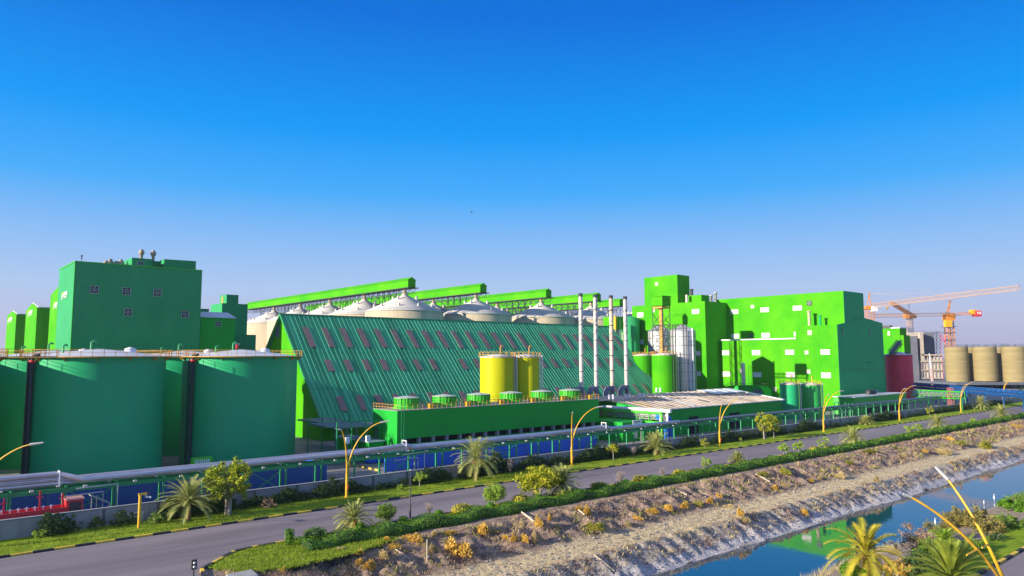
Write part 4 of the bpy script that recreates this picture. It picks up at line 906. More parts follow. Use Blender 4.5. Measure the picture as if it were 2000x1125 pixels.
m = MB(); 
for k in range(3): m.lathe((q3.x-1.5+k*1.9, 113), [(.95,q.z+.22),(1.0,q.z+1.4),(.6,q.z+1.9),(.1,q.z+2.0)], 14)
T2.part('duct', m, DARKM); m = MB(); m.tube([(q3.x+3,113,q.z+1),(q3.x+6.5,113,q.z+1.2)], [.9,.35], 12); T2.part('nozzle', m, DUCT)
T = Thing('valve_skid', 'open green steel frame with pipes between the small tanks and the workshop', 'frame', A, (q.x-9, 108.5, 0))
m = MB()
for i in range(4):
    for yy in (108.5, 112): m.bar((q.x-9+i*2.6,yy,0),(q.x-9+i*2.6,yy,4.6),.12)
for yy in (108.5,112):
    for zz in (2.3,4.5): m.bar((q.x-9,yy,zz),(q.x-1.2,yy,zz),.12)
T.part('frame', m, G_STEEL); m = MB(); m.tube([(q.x-9,110,1.2),(q.x-1,110,1.2)], .3, 8); m.tube([(q.x-7,110,3.2),(q.x-1,110,3.2)], .25, 8); T.part('pipe', m, GALV)
# --- red tank, annex
s, t, r, z = place_tank(1727, 1781, 693, 128)
T = Thing('red_tank', 'dark red tank with grey cone roof right of the factory end wall', 'tank', A, (s, t, 0))
m = MB(); m.lathe((s,t), [(r,0),(r,z)], 40); T.part('tank_shell', m, REDT); m = MB(); m.lathe((s,t), [(r+.3,z-.1),(r+.3,z+.15),(.5,z+1.4)], 40); T.part('tank_roof', m, WROOF); m = MB(); m.box(s-1.4,s-.4,t-r*.8,t-r*.8+1,z+.3,z+1.1); T.part('hatch', m, DARKM)
q = py(A, 1757, 641, 345); ql = ps(A, 1724, 647, q.x); qr = pt(A, 1770, 640, q.y)
T = Thing('annex_building', 'small bright green block with white roof pieces above the red tank', 'building', A, (q.x, q.y, 0))
m = MB(); m.box(q.x, qr.x, q.y, ql.y, 0, q.z); q5 = pt(A, 1777, 655, q.y-1.5); m.box(q.x+.3, q5.x, q.y-1.5, q.y+5, 0, q5.z); T.part('wall', m, G_BRIGHT)
m = MB(); m.box(q.x-.3, qr.x+.4, q.y-.3, q.y+4, q.z+.01, q.z+.5); m.box(q.x-.3, qr.x, q.y+9, ql.y, q.z+.01, q.z+.6); T.part('roof', m, WHITE)
m = MB(); m.box(q.x+.5, q.x+3.5, q.y+4.5, q.y+8.5, q.z, q.z+1.5); T.part('roof_hatch', m, DARKM); windows(T, [(1736,651,5,9)], q.x, m_=VENT)
q = py(A, 1757, 668, 322); q2 = py(A, 1740, 690, 312)
T = Thing('inclined_conveyor', 'dark ribbed inclined chute dropping to the red tank roof', 'conveyor', A, (q2.x, q2.y, q2.z))
m = MB(); m.lattice(q, q2, 2.2, 7, .12, 2.); T.part('truss', m, DARKM); m = MB(); d = Vector((.5,.3,0)); m.bar(q, q2, .9); T.part('chute', m, BLUEP if False else DUCT)

# ------------------------------------------------------------------ pipe rack and blue wall along the road (R grid)
T = Thing('pipe_rack', 'long green pipe rack with silver pipes running behind the boundary wall', 'pipe rack', R, (-40,105.5,0))
PR = 105.3; m = MB(); k = -40.; n_ = 0
beam = MB()
while k < 330:
    st_ = 5.6; m = MB()
    for y in (PR-1., PR+1.): m.bar((k,y,0),(k,y,4.15),.16)
    m.box(k-.12,k+.12,PR-1.5,PR+1.5,4.15,4.35)
    if n_ % 4 == 2: m.bar((k,PR-1,.3),(k+st_,PR-1,3.9),.08); m.bar((k+st_,PR-1,.3),(k,PR-1,3.9),.08)
    T.part('rack_post', m, G_STEEL); k += st_; n_ += 1
beam.box(-40,330,PR-1.12,PR-.9,3.65,4.14); beam.box(-40,330,PR+.9,PR+1.12,3.65,4.14); T.part('rack_beam', beam, G_STEEL)
mainz = 4.85
def pl(u): return pt(R, u, 860, PR).x
j1, j2, j3, jE = pl(140), pl(792), pl(1180), pl(1322)
m = MB(); m.tube([(-40,PR+.5,5.7),(j1-1.5,PR+.5,5.7),(j1-.7,PR+.3,5.55),(j1+1.2,PR-.6,4.95),(j1+2.,PR-.6,mainz),(j2-9,PR-.6,mainz),(j2-8.5,PR-.6,5.0),(j2-.8,PR-.6,5.35),(j2,PR-.6,5.3),(j2+1.,PR-.6,mainz),(j2+1.5,PR-.6,mainz),(j3-20,PR-.6,mainz),(j3-1,PR-.5,5.3),(j3,PR-.5,5.3),(j3+1.2,PR-.7,mainz),(jE,PR-.7,mainz)], .36, 14); T.part('main_pipe', m, SILVER)
m = MB()
for dy, zz, rr, e in ((.1,4.6,.2,jE),(.6,4.6,.22,jE),(1.1,4.62,.24,jE),(.35,5.1,.16,j3),(.9,5.12,.18,j2)): m.tube([(-40,PR+dy,zz),(e,PR+dy,zz)], rr, 8)
T.part('pipe', m, SILVER)
m = MB()
for dy, zz, rr in ((-.7,4.6,.2),(-.1,4.6,.22),(.5,4.6,.2),(1.,4.62,.2)): m.tube([(jE,PR+dy,zz),(330,PR+dy,zz)], rr, 8)
T.part('pipe', m, DUCT)
m = MB(); k = -38.
while k < jE: m.box(k-.2,k+.2,PR-1.75,PR-1.2,4.1,4.3); m.box(k+2.6,k+2.8,PR-1.3,PR+1.3,4.36,4.45); k += 5.6
for x in pieces(m): T.part('pipe_shoe', x, GALV)
m = MB()
for jx in (j1-1.2, j2-.5, j3-.5):
    for y in (PR-1.1, PR+.2): m.bar((jx,y,4.3),(jx,y,6.2),.09)
    m.bar((jx,PR-1.1,6.1),(jx,PR+.2,6.1),.09)
T.part('pipe_support', m, WHITE)
for jx, sp in ((j1+3.5,1.6), (j2+1.5,1.2)):
    m = MB(); m.tube([(jx-4.5,PR-1.6,3.6),(jx-4.5,PR-1.6,3.2),(jx,PR-1.6,3.3),(jx,PR-1.6,0)], .07, 6); m.tube([(jx-3.,PR-1.7,4.),(jx+sp,PR-1.7,4.1),(jx+sp,PR-1.7,0)], .08, 6); m.tube([(jx-.7,PR-1.6,0),(jx-.7,PR-1.6,2.9)], .07, 6); T.part('drain_pipe', m, GALV)
def bluewall(label, x0, x1, t0, h, bm=None):
    T = Thing('blue_wall', label, 'wall', R, (x0, t0, 0), 'blue walls behind the pipe rack')
    m = MB(); m.box(x0, x1, t0, t0+.3, 0, h); T.part('wall_panel', m, bm or BLUE)
    m = MB(); k = x0+3
    while k < x1: m.box(k, k+.06, t0-.02, t0, 0, h); k += 6
    T.part('panel_joint', m, DUCT)
x_ = lambda u, t: pt(R, u, 890, t).x
bluewall('long shaded blue wall below the silver pipes, in front of the teal tanks', -60, x_(640, 110), 110.5, 3.1, BLUED)
bluewall('vivid blue wall below the long cooling tower block', x_(758, 111), x_(1166, 112), 112.0, 3.3)
bx0 = x_(640,110)
T = Thing('blue_wall', 'short blue return wall at the yard opening behind the double lamp', 'wall', R, (bx0,110.8,0), 'blue walls behind the pipe rack'); m = MB(); m.box(bx0, bx0+.3, 110.8, 118, 0, 3.1); T.part('wall_panel', m, BLUE)
q = pz(R, 735, 905)
T = Thing('blue_container', 'small blue box unit standing in the yard opening', 'container', R, (q.x, q.y, 0)); m = MB(); m.box(q.x-1.4,q.x+1.4,q.y,q.y+2.2,.15,2.6); T.part('box', m, BLUE); m = MB(); m.box(q.x-1.1,q.x-.2,q.y-.05,q.y,1.2,2.1); T.part('panel', m, GALV); m = MB(); m.box(q.x-1.5,q.x+1.5,q.y+.05,q.y+2.15,0,.149); T.part('base', m, DARKM)
a = pz(R, 684, 909); b = pz(R, 738, 920); m = MB(); d = (b-a); n = 9
for i in range(n): m.cur = i % 2; p0 = a+d*(i/n); p1 = a+d*((i+.97)/n); m.prism([(p0.x,p0.y,0),(p1.x,p1.y,0),(p1.x,p1.y+.5,0),(p0.x,p0.y+.5,0)], (0,0,.3))
one('yard_kerb', m, [KYEL, KBLK], 'short yellow and black striped kerb in the yard opening', 'kerb', R, (a.x,a.y,0))
# red fire pipe frame behind the wall at the left
T = Thing('fire_pipe_manifold', 'red pipe frame with white valves just behind the wall at the left edge', 'pipe manifold', R, (-40,101,0))
za, zb_ = pt(R, 0, 1003, 100.5), pt(R, 135, 985, 100.5); x1 = zb_.x; x0 = za.x-12; Z = (za.z+zb_.z)/2
m = MB(); m.box(x0, x1, 100.4, 100.6, Z-.55, Z-.2); m.box(x0, x1, 101.8, 102., Z-.4, Z-.1); m.box(x0,x1,100.4,102,Z-.75,Z-.58)
k = x0
while k < x1: m.bar((k,100.5,0),(k,100.5,Z-.2),.08); k += 4
T.part('frame', m, RED)
m = MB(); k = x0+1
while k < x1-1: m.bar((k,101.3,Z-.3),(k,101.3,Z+.15),.07); m.bar((k-.22,101.3,Z),(k+.22,101.3,Z),.05); k += .8
T.part('valve_wheel', m, WHITE)
m = MB()
for u, h in ((8,1.4),(78,1.9),(122,1.3)): q = pt(R, u, 980, 101.3); m.bar((q.x,101.3,Z-.4),(q.x,101.3,Z+h),.12); m.bar((q.x-.35,101.3,Z+h*.6),(q.x+.35,101.3,Z+h*.6),.08)
[T.part('standpipe', x, RED) for x in ()]
for u, h in ((8,1.4),(78,1.9),(122,1.3)):
    q = pt(R, u, 980, 101.3); m = MB(); m.bar((q.x,101.3,Z-.4),(q.x,101.3,Z+h),.12); m.bar((q.x-.35,101.3,Z+h*.6),(q.x+.35,101.3,Z+h*.6),.08); T.part('standpipe', m, RED)
q0, q1 = pt(R, 130, 980, 100.6), pt(R, 162, 990, 100.6)
T = Thing('red_cabinet', 'open fronted red box at the right end of the red pipe frame', 'cabinet', R, (q0.x, 100.6, 0))
m = MB(); m.box(q0.x,q1.x,100.6,102.2,0,q0.z+.15); T.part('case', m, RED); m = MB(); m.box(q0.x+.35,q1.x-.2,100.52,100.6,q0.z-1.3,q0.z-.15); T.part('dial_panel', m, DARKM)
m = MB(); m.box(q0.x-.1,q1.x+.1,100.4,102.3,q0.z+.151,q0.z+.3); T.part('lid', m, mat('pale_red', (.62,.30,.26), .6))
q = pt(R, 190, 985, 102)
T = Thing('tarp_shelter', 'pale grey-green sloping sheet shelter behind the wall, left of the palm', 'shelter', R, (q.x,102,0))
m = MB(); zt = pt(R, 178, 968, 102).z; x0, x1 = pt(R, 178, 968, 102).x, pt(R, 216, 985, 102).x; m.prism([(x0,102,zt),(x1,102,zt-1.2),(x1,102,zt-1.3),(x0,102,zt-.1)], (0,2.2,0)); T.part('sheet', m, mat('tarp', (.30,.36,.30), .8))
m = MB()
for a_ in (x0+.1,x1-.1): m.bar((a_,102.1,0),(a_,102.1,zt-.3 if a_ < x0+1 else zt-1.3),.06)
T.part('post', m, GALV)
# open shed between the tank and the cooling block
q0 = pt(A, 588, 818, 140); q1 = pt(A, 735, 822, 124)
T = Thing('open_shed', 'dark open steel shed with slanted grey columns between teal tank and cooling block', 'shed', A, (64,124,0))
m = MB(); m.box(64.2,73.2,124,136,6.6,6.9); m.box(72.,79.,140,158,5.6,5.9); T.part('roof', m, mat('shed_roof', (.12,.16,.17), .6, var=.2))
m = MB(); m.box(70,73.2,122,135.5,0,3.9); T.part('side_room', m, G_DARK)
m = MB(); m.box(69.8,73.4,121.8,135.7,3.9,4.1); T.part('room_roof', m, WROOF)
m = MB()
for i in range(5): m.bar((64.5+i*2.1,124.2,0),(64.9+i*2.1,125.2,6.6),.2)
T.part('column', m, DUCT)
m = MB()
for i in range(4):
    for y in (123.6, 135.8): m.bar((64.2+i*3,y,0),(64.2+i*3,y,8.),.14)
m.bar((62,123.5,8.2),(78,123.5,7.2),.1); m.bar((62,124.5,8.2),(78,124.5,7.4),.1); m.bar((62,123.5,7.2),(73,123.5,6.7),.08); T.part('frame', m, G_STEEL)
for u, v in ((678,840),(718,836)): q = pt(A, u, v, 121.7); m = MB(); m.box(q.x-.4,q.x+.4,121.3,121.75,4.15,5.3); T.part('air_conditioner', m, WHITE)
# ================================================================== far right: building site, silos, cranes
def W(u, v, Y): return py(W0, u, v, Y)       # W0: frame whose first axis is +X, second +Y
KS = 1.36                                    # the building site stands this much farther than first measured
class MS_(MB):                               # site-sized members
    def bar(s, p, q, r, r2=None, n=4, caps=True): return MB.bar(s, p, q, r*KS*.72, None if r2 is None else r2*KS*.72, n, caps)
    def lattice(s, p, q, w_, bays, r=.12, w2=None, upv=(0,0,1)): return MB.lattice(s, p, q, w_*KS, bays, r, (w2 or w_)*KS, upv)
    def boxk(s, x0, x1, y0, y1, z0, z1):
        f = lambda a, b: ((a+b)/2-(b-a)/2*KS, (a+b)/2+(b-a)/2*KS)
        return s.box(*f(x0,x1), *f(y0,y1), *f(z0,z1))
SL_ = ['front concrete silo without roof, leftmost of the bare row', 'second bare concrete silo from the left', 'rightmost bare concrete silo at the photo edge']
SL2 = ['shaded silo behind, right of the leftmost bare silo', 'shaded silo behind, right of the second bare silo', 'shaded silo behind at the right edge of the photo']
def bare_silo(u, Y, r, lab, vt_, vb, back=False):
    p = W(u, vt_, Y); zb = W(u, vb, Y).z
    T = Thing('bare_silo', lab, 'silo', W0, (p.x, p.y, 0), 'bare concrete silos under construction')
    m = MB(); n = 14; pr = [(r + (.03 if i % 2 else 0), zb+(p.z-zb)*i/n) for i in range(n+1)]; m.lathe((p.x,p.y), pr, 40); m.disc((p.x,p.y), r, p.z-.5, 40); m.disc((p.x,p.y), r, zb, 40, False); T.part('silo_wall', m, CONC2)
    m = MB()
    for k in range(8): a = 2*pi*k/8; m.bar((p.x+r*.8*cos(a),p.y+r*.8*sin(a),0),(p.x+r*.8*cos(a),p.y+r*.8*sin(a),zb),.45)
    T.part('column', m, CONCG)
    m = MB()
    for k in range(60): a = 2*pi*k/60; h = 1.4+.9*random.random(); m.bar((p.x+(r-.15)*cos(a),p.y+(r-.15)*sin(a),p.z-.6),(p.x+(r-.15)*cos(a),p.y+(r-.15)*sin(a),p.z+h),.04)
    T.part('rebar', m, DUCT)
for i, (u, vt_, vb) in enumerate(((1867,678,745),(1922,677.5,744),(1979,677,748))): bare_silo(u, 455-i*5, 6.5, SL_[i], vt_, vb)
for i, u in enumerate((1891,1947,2004)): bare_silo(u, 472-i*5, 6.5, SL2[i], 678.5, 745)
for i, u in enumerate((1906,1962)): bare_silo(u, 488-i*5, 6.5, ['farthest bare silo seen between the leftmost and second front silos','farthest bare silo seen between the second and rightmost front silos'][i], 679.5, 744)
m = MB()
a, b = W(1841,745,447), W(2030,748,440); m.box(a.x-1, b.x, 432, 505, a.z-1.6, a.z-.3); one('silo_base_slab', m, DUCT, 'dark raised slab under the bare concrete silos', 'slab', W0, (a.x,432,0))
# concrete frame building under construction
T = Thing('unfinished_building', 'unfinished grey concrete tower with scaffolding left of the bare silos', 'building', W0, (W(1776,700,372*KS).x, 372*KS, 0))
def bxp(m, u0_, v0_, u1_, v1_, Y, dep, zb=None):
    a, b = W(u0_, v0_, Y*KS), W(u1_, v1_, Y*KS); m.box(a.x, b.x, Y*KS, (Y+dep)*KS, b.z if zb is None else zb, a.z)
SITE = mat('raw_concrete', (.50,.43,.36), .9, var=.25, vs=.6); SITED = mat('formwork_grey', (.17,.18,.22), .9, var=.15, vs=.3)
m = MS_(); bxp(m, 1778, 658, 1796, 745, 360, 9, 0.); bxp(m, 1805, 649, 1827, 700, 366, 9); T.part('core_wall', m, SITED)
m = MS_(); bxp(m, 1772, 649, 1804, 657, 362, 8); bxp(m, 1796, 650, 1806, 704, 361, 9); bxp(m, 1796, 704, 1843, 707, 361, 9); bxp(m, 1800, 692, 1843, 694.5, 361, 9); bxp(m, 1776, 656, 1778, 690, 359.8, 1)
for v in (722,738): bxp(m, 1796, v, 1843, v+1.6, 361, 9)
for u in (1798,1805,1812,1819,1826,1833,1840): bxp(m, u, 694, u+1.4, 760, 362, .8, 0.)
T.part('concrete_frame', m, SITE)
m = MS_()
for i in range(6):
    v0_ = 648+i*8; a, b = W(1828,v0_,364*KS), W(1837,v0_+8,364*KS)
    for yy in (364*KS,367*KS): m.bar((a.x,yy,a.z),(b.x,yy,b.z),.1); m.bar((b.x,yy,a.z),(a.x,yy,b.z),.1); m.bar((a.x,yy,a.z),(a.x,yy,b.z),.1); m.bar((b.x,yy,a.z),(b.x,yy,b.z),.1); m.bar((a.x,yy,a.z),(b.x,yy,a.z),.1)
[T.part('scaffold', x, DARKM) for x in ()]; m.bar((a.x,364*KS,a.z),(a.x,367*KS,a.z),.1); m.bar((b.x,364*KS,b.z),(b.x,367*KS,b.z),.1); T.part('scaffold', m, DARKM)
m = MS_()
for k in range(50): p = W(1782+k*1.05, 650 if k > 22 else 649, (366+random.random()*6)*KS); m.bar((p.x,p.y,p.z-1),(p.x,p.y,p.z+.8+random.random()),.04)
T.part('rebar', m, DUCT)
p, q = W(1815,690,340*KS), W(1822,757,338*KS)
T = Thing('hoist_mast', 'leaning pale red and white mast in front of the unfinished building', 'hoist', W0, (q.x,q.y,0)); m = MS_(); m.bar((q.x,q.y,0),q,.75); m.bar(q, p+(q-p)*.45, .75, .7); T.part('mast', m, mat('mast_pale', (.60,.42,.36), .7, var=.3)); m = MS_(); m.bar(p+(q-p)*.45, p, .6, .3); T.part('mast_tip', m, WROOF)
p = W(1838,655,350*KS); T = Thing('boom_pump', 'folded thin red boom beside the orange crane mast', 'concrete pump', W0, (p.x,p.y,0)); m = MS_(); q = [W(1837,652,350*KS),W(1840,690,350*KS),W(1838,654,350*KS),W(1845,669,350*KS),W(1848,655,350*KS)]; m.bar(q[0],(q[0].x,350*KS,0),.12); m.bar(q[2],q[3],.28); m.bar(q[3],q[4],.28); T.part('boom', m, mat('boom_red', (.62,.08,.16), .5))
# cranes
def mast(T, u, vt_, Y, w_=1.9, m_=None, r=.16):
    p = W(u, vt_, Y*KS); m = MS_(); m.lattice((p.x,p.y,0),(p.x,p.y,p.z), w_, int(p.z/2.2), r, upv=(0,1,0)); T.part('mast', m, m_ or ORANGE); return p
# A : long jib rising to the right
p = W(1698,598,365*KS); T = Thing('tower_crane', 'tower crane whose very long pale jib rises across the sky to the right edge', 'crane', W0, (p.x,p.y,0), 'tower cranes')
mast(T, 1698, 598, 365, 3.2, ORANGE, .2)
m = MS_(); e = W(1991,562,300*KS); m.lattice(W(1700,597.5,365*KS), e, 1.7, 46, .14, 1.9); T.part('jib', m, PINK)
m = MS_(); tp = W(1697.5,573,365*KS); m.bar(W(1694.5,597,365*KS), tp, .28); m.bar(W(1701,597,365*KS), tp, .28); m.bar(tp, W(1706,573.5,365*KS), .35); T.part('apex', m, ORANGE)
m = MS_(); c0 = W(1707,603,363*KS); m.boxk(c0.x-1.2,c0.x+1.4,c0.y-1,c0.y+1,c0.z-1.4,c0.z+1.2); T.part('cab', m, WHITE)
m = MS_(); c0 = W(1697.5,600,365*KS); m.boxk(c0.x-2.4,c0.x+2.4,c0.y-1.8,c0.y+1.8,c0.z-1.2,c0.z+.3); T.part('slewing_ring', m, ORANGE)
m = MS_(); m.bar(tp, W(1810,581.5,340*KS), .05); m.bar(tp, W(1900,572,320*KS), .05); T.part('tie_rod', m, PINK)
# C : big crane by the silos
p = W(1852,611,352*KS); T = Thing('tower_crane', 'orange tower crane with red counterweight standing behind the leftmost bare silo', 'crane', W0, (p.x,p.y,0), 'tower cranes')
mast(T, 1852, 613, 352, 2.9, ORANGE, .26)
m = MS_(); m.lattice(W(1850,614,352*KS), W(1704,617,330*KS), 1.3, 26, .12, 1.5); T.part('jib', m, PINK)
m = MS_(); m.lattice(W(1856,614,352*KS), W(1908,612,352*KS), 1.3, 9, .13, 1.3); T.part('counter_jib', m, ORANGE)
m = MS_(); a, b = W(1904,607,351*KS), W(1915,618,351*KS); m.box(a.x,b.x,350*KS,353.5*KS,b.z,a.z); cw = T.part('counterweight', m, RED)
m = MS_()
for k in range(3): m.box(a.x+.7+k*.95,a.x+1.1+k*.95,350*KS-.1,350*KS-.001,b.z+1.4,a.z-.7)
T.part('white_mark', m, WHITE, cw)
m = MS_(); a = W(1896,606,352*KS); m.box(a.x,a.x+3,351*KS,353.5*KS,a.z-2.7,a.z+.3); T.part('winch', m, YEL)
tp = W(1855.5,587,352*KS); m = MS_(); m.bar(W(1848.5,613,352*KS), tp, .35); m.bar(W(1853,613,352*KS), tp, .35); m.bar(tp, W(1859,589.5,352*KS), .3); T.part('apex', m, ORANGE)
m = MS_(); m.bar(tp, W(1888,611,352*KS), .05); m.bar(tp, W(1812,612,345*KS), .05); m.bar(tp, W(1770,612,338*KS), .05); T.part('tie_rod', m, PINK)
m = MS_(); c0 = W(1853,617,352*KS); m.boxk(c0.x-2.3,c0.x+2.3,c0.y-1.6,c0.y+1.6,c0.z-2.2,c0.z+.8); T.part('slewing_ring', m, ORANGE)
m = MS_(); c0 = W(1851,632,350*KS); m.boxk(c0.x-1.4,c0.x+1.6,c0.y-1,c0.y+1,c0.z-1.7,c0.z+1.7); T.part('cab', m, YEL)
m = MS_()
for v in (638,650,664): c0 = W(1853,v,352*KS); m.boxk(c0.x-2.6,c0.x+2.6,c0.y-2,c0.y+2,c0.z-.1,c0.z+.1)
T.part('tie_in_frame', m, DARKM)
# B : middle crane with steep orange counter jib
p = W(1776,618,385*KS); T = Thing('tower_crane', 'middle tower crane with thick orange arm slanting down to its head, above the annex', 'crane', W0, (p.x,p.y,0), 'tower cranes')
mast(T, 1776, 618, 385, 2.2, PINK, .2)
m = MS_(); m.lattice(W(1740,591,360*KS), W(1785,618,385*KS), 1.3, 12, .26, 1.3); T.part('arm', m, ORANGE)
m = MS_(); m.lattice(W(1776,616,385*KS), W(1712,614.5,390*KS), 1.2, 12, .10, 1.3); T.part('jib', m, PINK)
m = MS_(); c0 = W(1777,617,384*KS); m.boxk(c0.x-3,c0.x+2.7,c0.y-1.5,c0.y+1.5,c0.z-1.3,c0.z+1.1); T.part('slewing_ring', m, ORANGE)
tp = W(1775,592,385*KS); m = MS_(); m.bar(W(1771.5,616,385*KS), tp, .1); m.bar(W(1778.5,616,385*KS), tp, .1); m.bar(tp, W(1740,594,365*KS), .06); T.part('apex', m, DARKM)
m = MS_(); h0 = W(1733,602,362*KS); m.bar(W(1733,595,362*KS), h0, .05); m.lathe((h0.x,h0.y), [(.1,h0.z+.9),(.9,h0.z+.6),(.7,h0.z-.4),(.1,h0.z-.8)], 10); m.bar(h0, W(1733,606.5,362*KS), .08); T.part('hook_block', m, YEL)
# blue pipe bridge and green truss bridge low on the right
T = Thing('blue_pipe_line', 'dark blue pipe bridge passing in front of the bare silos', 'pipe bridge', W0, (W(1772,752,325).x,325,0))
m = MB(); a, b = W(1772,750,325), W(2040,771,250); BLD = mat('dark_blue_paint', (.01,.09,.30), .5, var=.2)
for dz, rr in ((0,.5),(-1.1,.4)): m.tube([a+Vector((0,0,dz)), b+Vector((0,0,dz))], rr, 8)
m.lattice(a+Vector((0,1,-.4)), b+Vector((0,1,-.4)), 1.6, 30, .12, 2.4); T.part('pipe', m, BLD)
m = MB()
for k in range(9): p = a+(b-a)*(k/8); m = MB(); m.bar((p.x,p.y,0),p,.25); T.part('post', m, BLD)
T = Thing('green_truss_bridge', 'light green truss bridge with blue-white pipes between red tank and palms', 'pipe bridge', W0, (W(1784,770,280).x,280,0))
m = MB(); a, b = W(1784,768,290), W(1878,772,262); m.lattice(a, b, 2.4, 10, .16, 2.6); T.part('truss', m, G_LITE)
m = MB()
for dz in (-.7,0,.6): m.tube([a+Vector((0,.3,dz)), b+Vector((0,.3,dz))], .35, 8)
T.part('pipe', m, SILVER); m = MB()
for k in (0,.33,.66,1): p = a+(b-a)*k; m.bar((p.x,p.y,0),p,.18)
T.part('post', m, G_STEEL)
p = W(1856,766,268); T = Thing('red_scaffold', 'small red and white lattice stair beside the green truss bridge', 'stair', W0, (p.x,p.y,0)); m = MB(); m.lattice((p.x,p.y,0),(p.x,p.y,p.z+1.6),1.4,9,.1,upv=(0,1,0)); T.part('frame', m, mat('stair_red', (.55,.18,.16), .6))
# bird in the sky
def bird(label, p, s, m_, up=False):
    T = Thing('bird', label, 'bird', W0, (p.x, p.y, p.z))
    m = MB()
    if up: m.lathe((p.x,p.y), [(.02*s,p.z+.25*s),(.11*s,p.z+.38*s),(.12*s,p.z+.55*s),(.05*s,p.z+.72*s),(.03*s,p.z+.9*s),(.05*s,p.z+.96*s),(.01*s,p.z+1.02*s)], 10); m.bar((p.x+.03*s,p.y,p.z+.96*s),(p.x+.2*s,p.y,p.z+.93*s),.015*s); m.bar((p.x-.04*s,p.y,p.z),(p.x-.02*s,p.y,p.z+.3*s),.012*s); m.bar((p.x+.04*s,p.y,p.z),(p.x+.02*s,p.y,p.z+.3*s),.012*s)
    else: m.tube([(p.x-.5*s,p.y,p.z),(p.x-.2*s,p.y,p.z+.05*s),(p.x+.3*s,p.y,p.z+.05*s),(p.x+.5*s,p.y,p.z)], [.02*s,.12*s,.12*s,.02*s], 8)
    T.part('body', m, m_)
    if not up:
        m = MB(); m.prism([(p.x-.15*s,p.y,p.z+.06*s),(p.x+.2*s,p.y,p.z+.06*s),(p.x-.05*s,p.y-.2*s,p.z+.9*s)], (0,.03,0)); m.prism([(p.x-.15*s,p.y,p.z+.06*s),(p.x+.2*s,p.y,p.z+.06*s),(p.x-.1*s,p.y+.8*s,p.z+.4*s)], (0,.03,0)); T.part('wing', m, m_)
bird('tiny dark bird flying alone in the blue sky', W(921,415,200), .7, DARKM)
for i, (u, v) in enumerate(((1942,979),(1922,986),(1827,1028))):
    q = W0.loc(CP+ray(u,v)*((-5-CAMZ)/ray(u,v).z)); bird(['white wading bird farthest right in the canal','smaller white wading bird in mid canal','white wading bird at the near shore below the bushes'][i], q, 1.2 if i != 1 else .8, WHITE, True)

# ================================================================== street lamps
def arm_curve(dx, dy, h0, h1, n=16):
    pts = []
    for i in range(n+1):
        k = i/n; f = k**2.1; pts.append((dx*f*.9+dx*.1*k, dy*f*.9+dy*.1*k, h0+(h1-h0)*(1-(1-k)**1.35)))
    return pts
def lamp(label, s, t, rot=0., H=10.6, group='yellow double-arm street lamps', small=False, arms=((-.1,-3.6),(4.6,.3)), struts=False):
    o = R.w((s, t, 0)); T = Thing('street_lamp', label, 'street lamp', W0, (o.x, o.y, 0.), group)
    x, y = o.x, o.y; m = MB(); m.tube([(x,y,0),(x,y,3.4)], [.22,.2], 12); m.box(x-.35,x+.35,y-.35,y+.35,0,.15); T.part('pole', m, YEL)
    m = MB(); m.box(x+.12,x+.24,y-.28,y-.18,1.3,1.75); T.part('hatch', m, RED)
    for i, (dx, dy) in enumerate(arms):
        hh = H - (0.7 if i == 0 else 0)
        P = arm_curve(dx, dy, 3.2, hh); L = math.hypot(dx, dy); P = [(x+p[0]+dx/L*.1, y+p[1]+dy/L*.1, p[2]) for p in P]
        m = MB(); m.tube(P, [.135-.07*k/len(P) for k in range(len(P))], 10); a = T.part('arm', m, YEL)
        e = Vector(P[-1]); d = (e-Vector(P[-3])).normalized(); d.z *= .4; d.normalize(); m = MB(); m.bar(e-d*.1, e+d*1.25, .16, .10, 6); T.part('lamp_head', m, LAMP_HEAD, a)
        if struts: p_ = Vector(P[7]); m = MB(); m.bar(p_, p_+Vector((-1.8,.4,.6)), .06, .05, 6); T.part('strut', m, YEL, a)
names = [('double street lamp right of the leafy tree at the teal tanks', 677, 972), ('double street lamp in front of the long cooling tower block', 1117, 910), ('double street lamp left of the low building with two dark doorways, beside the small yellowish shrub', 1406, 872), ('double street lamp below the two small green tanks', 1609, 844), ('double street lamp in front of the red tank', 1757, 822), ('double street lamp below the second bare silo', 1877, 806), ('farthest double street lamp, near the right edge', 1960, 791)]
names[2] = ('double street lamp in front of the beige roofed low building', 1406, 872)
for n_, u, v in names: q = pz(R, u, v); lamp(n_, q.x, q.y)
lamp('street lamp at the left edge, only its yellow arm in the photo', 5.8, 95.6, H=10.9, arms=((-.1,-3.6),(5.9,.5)))
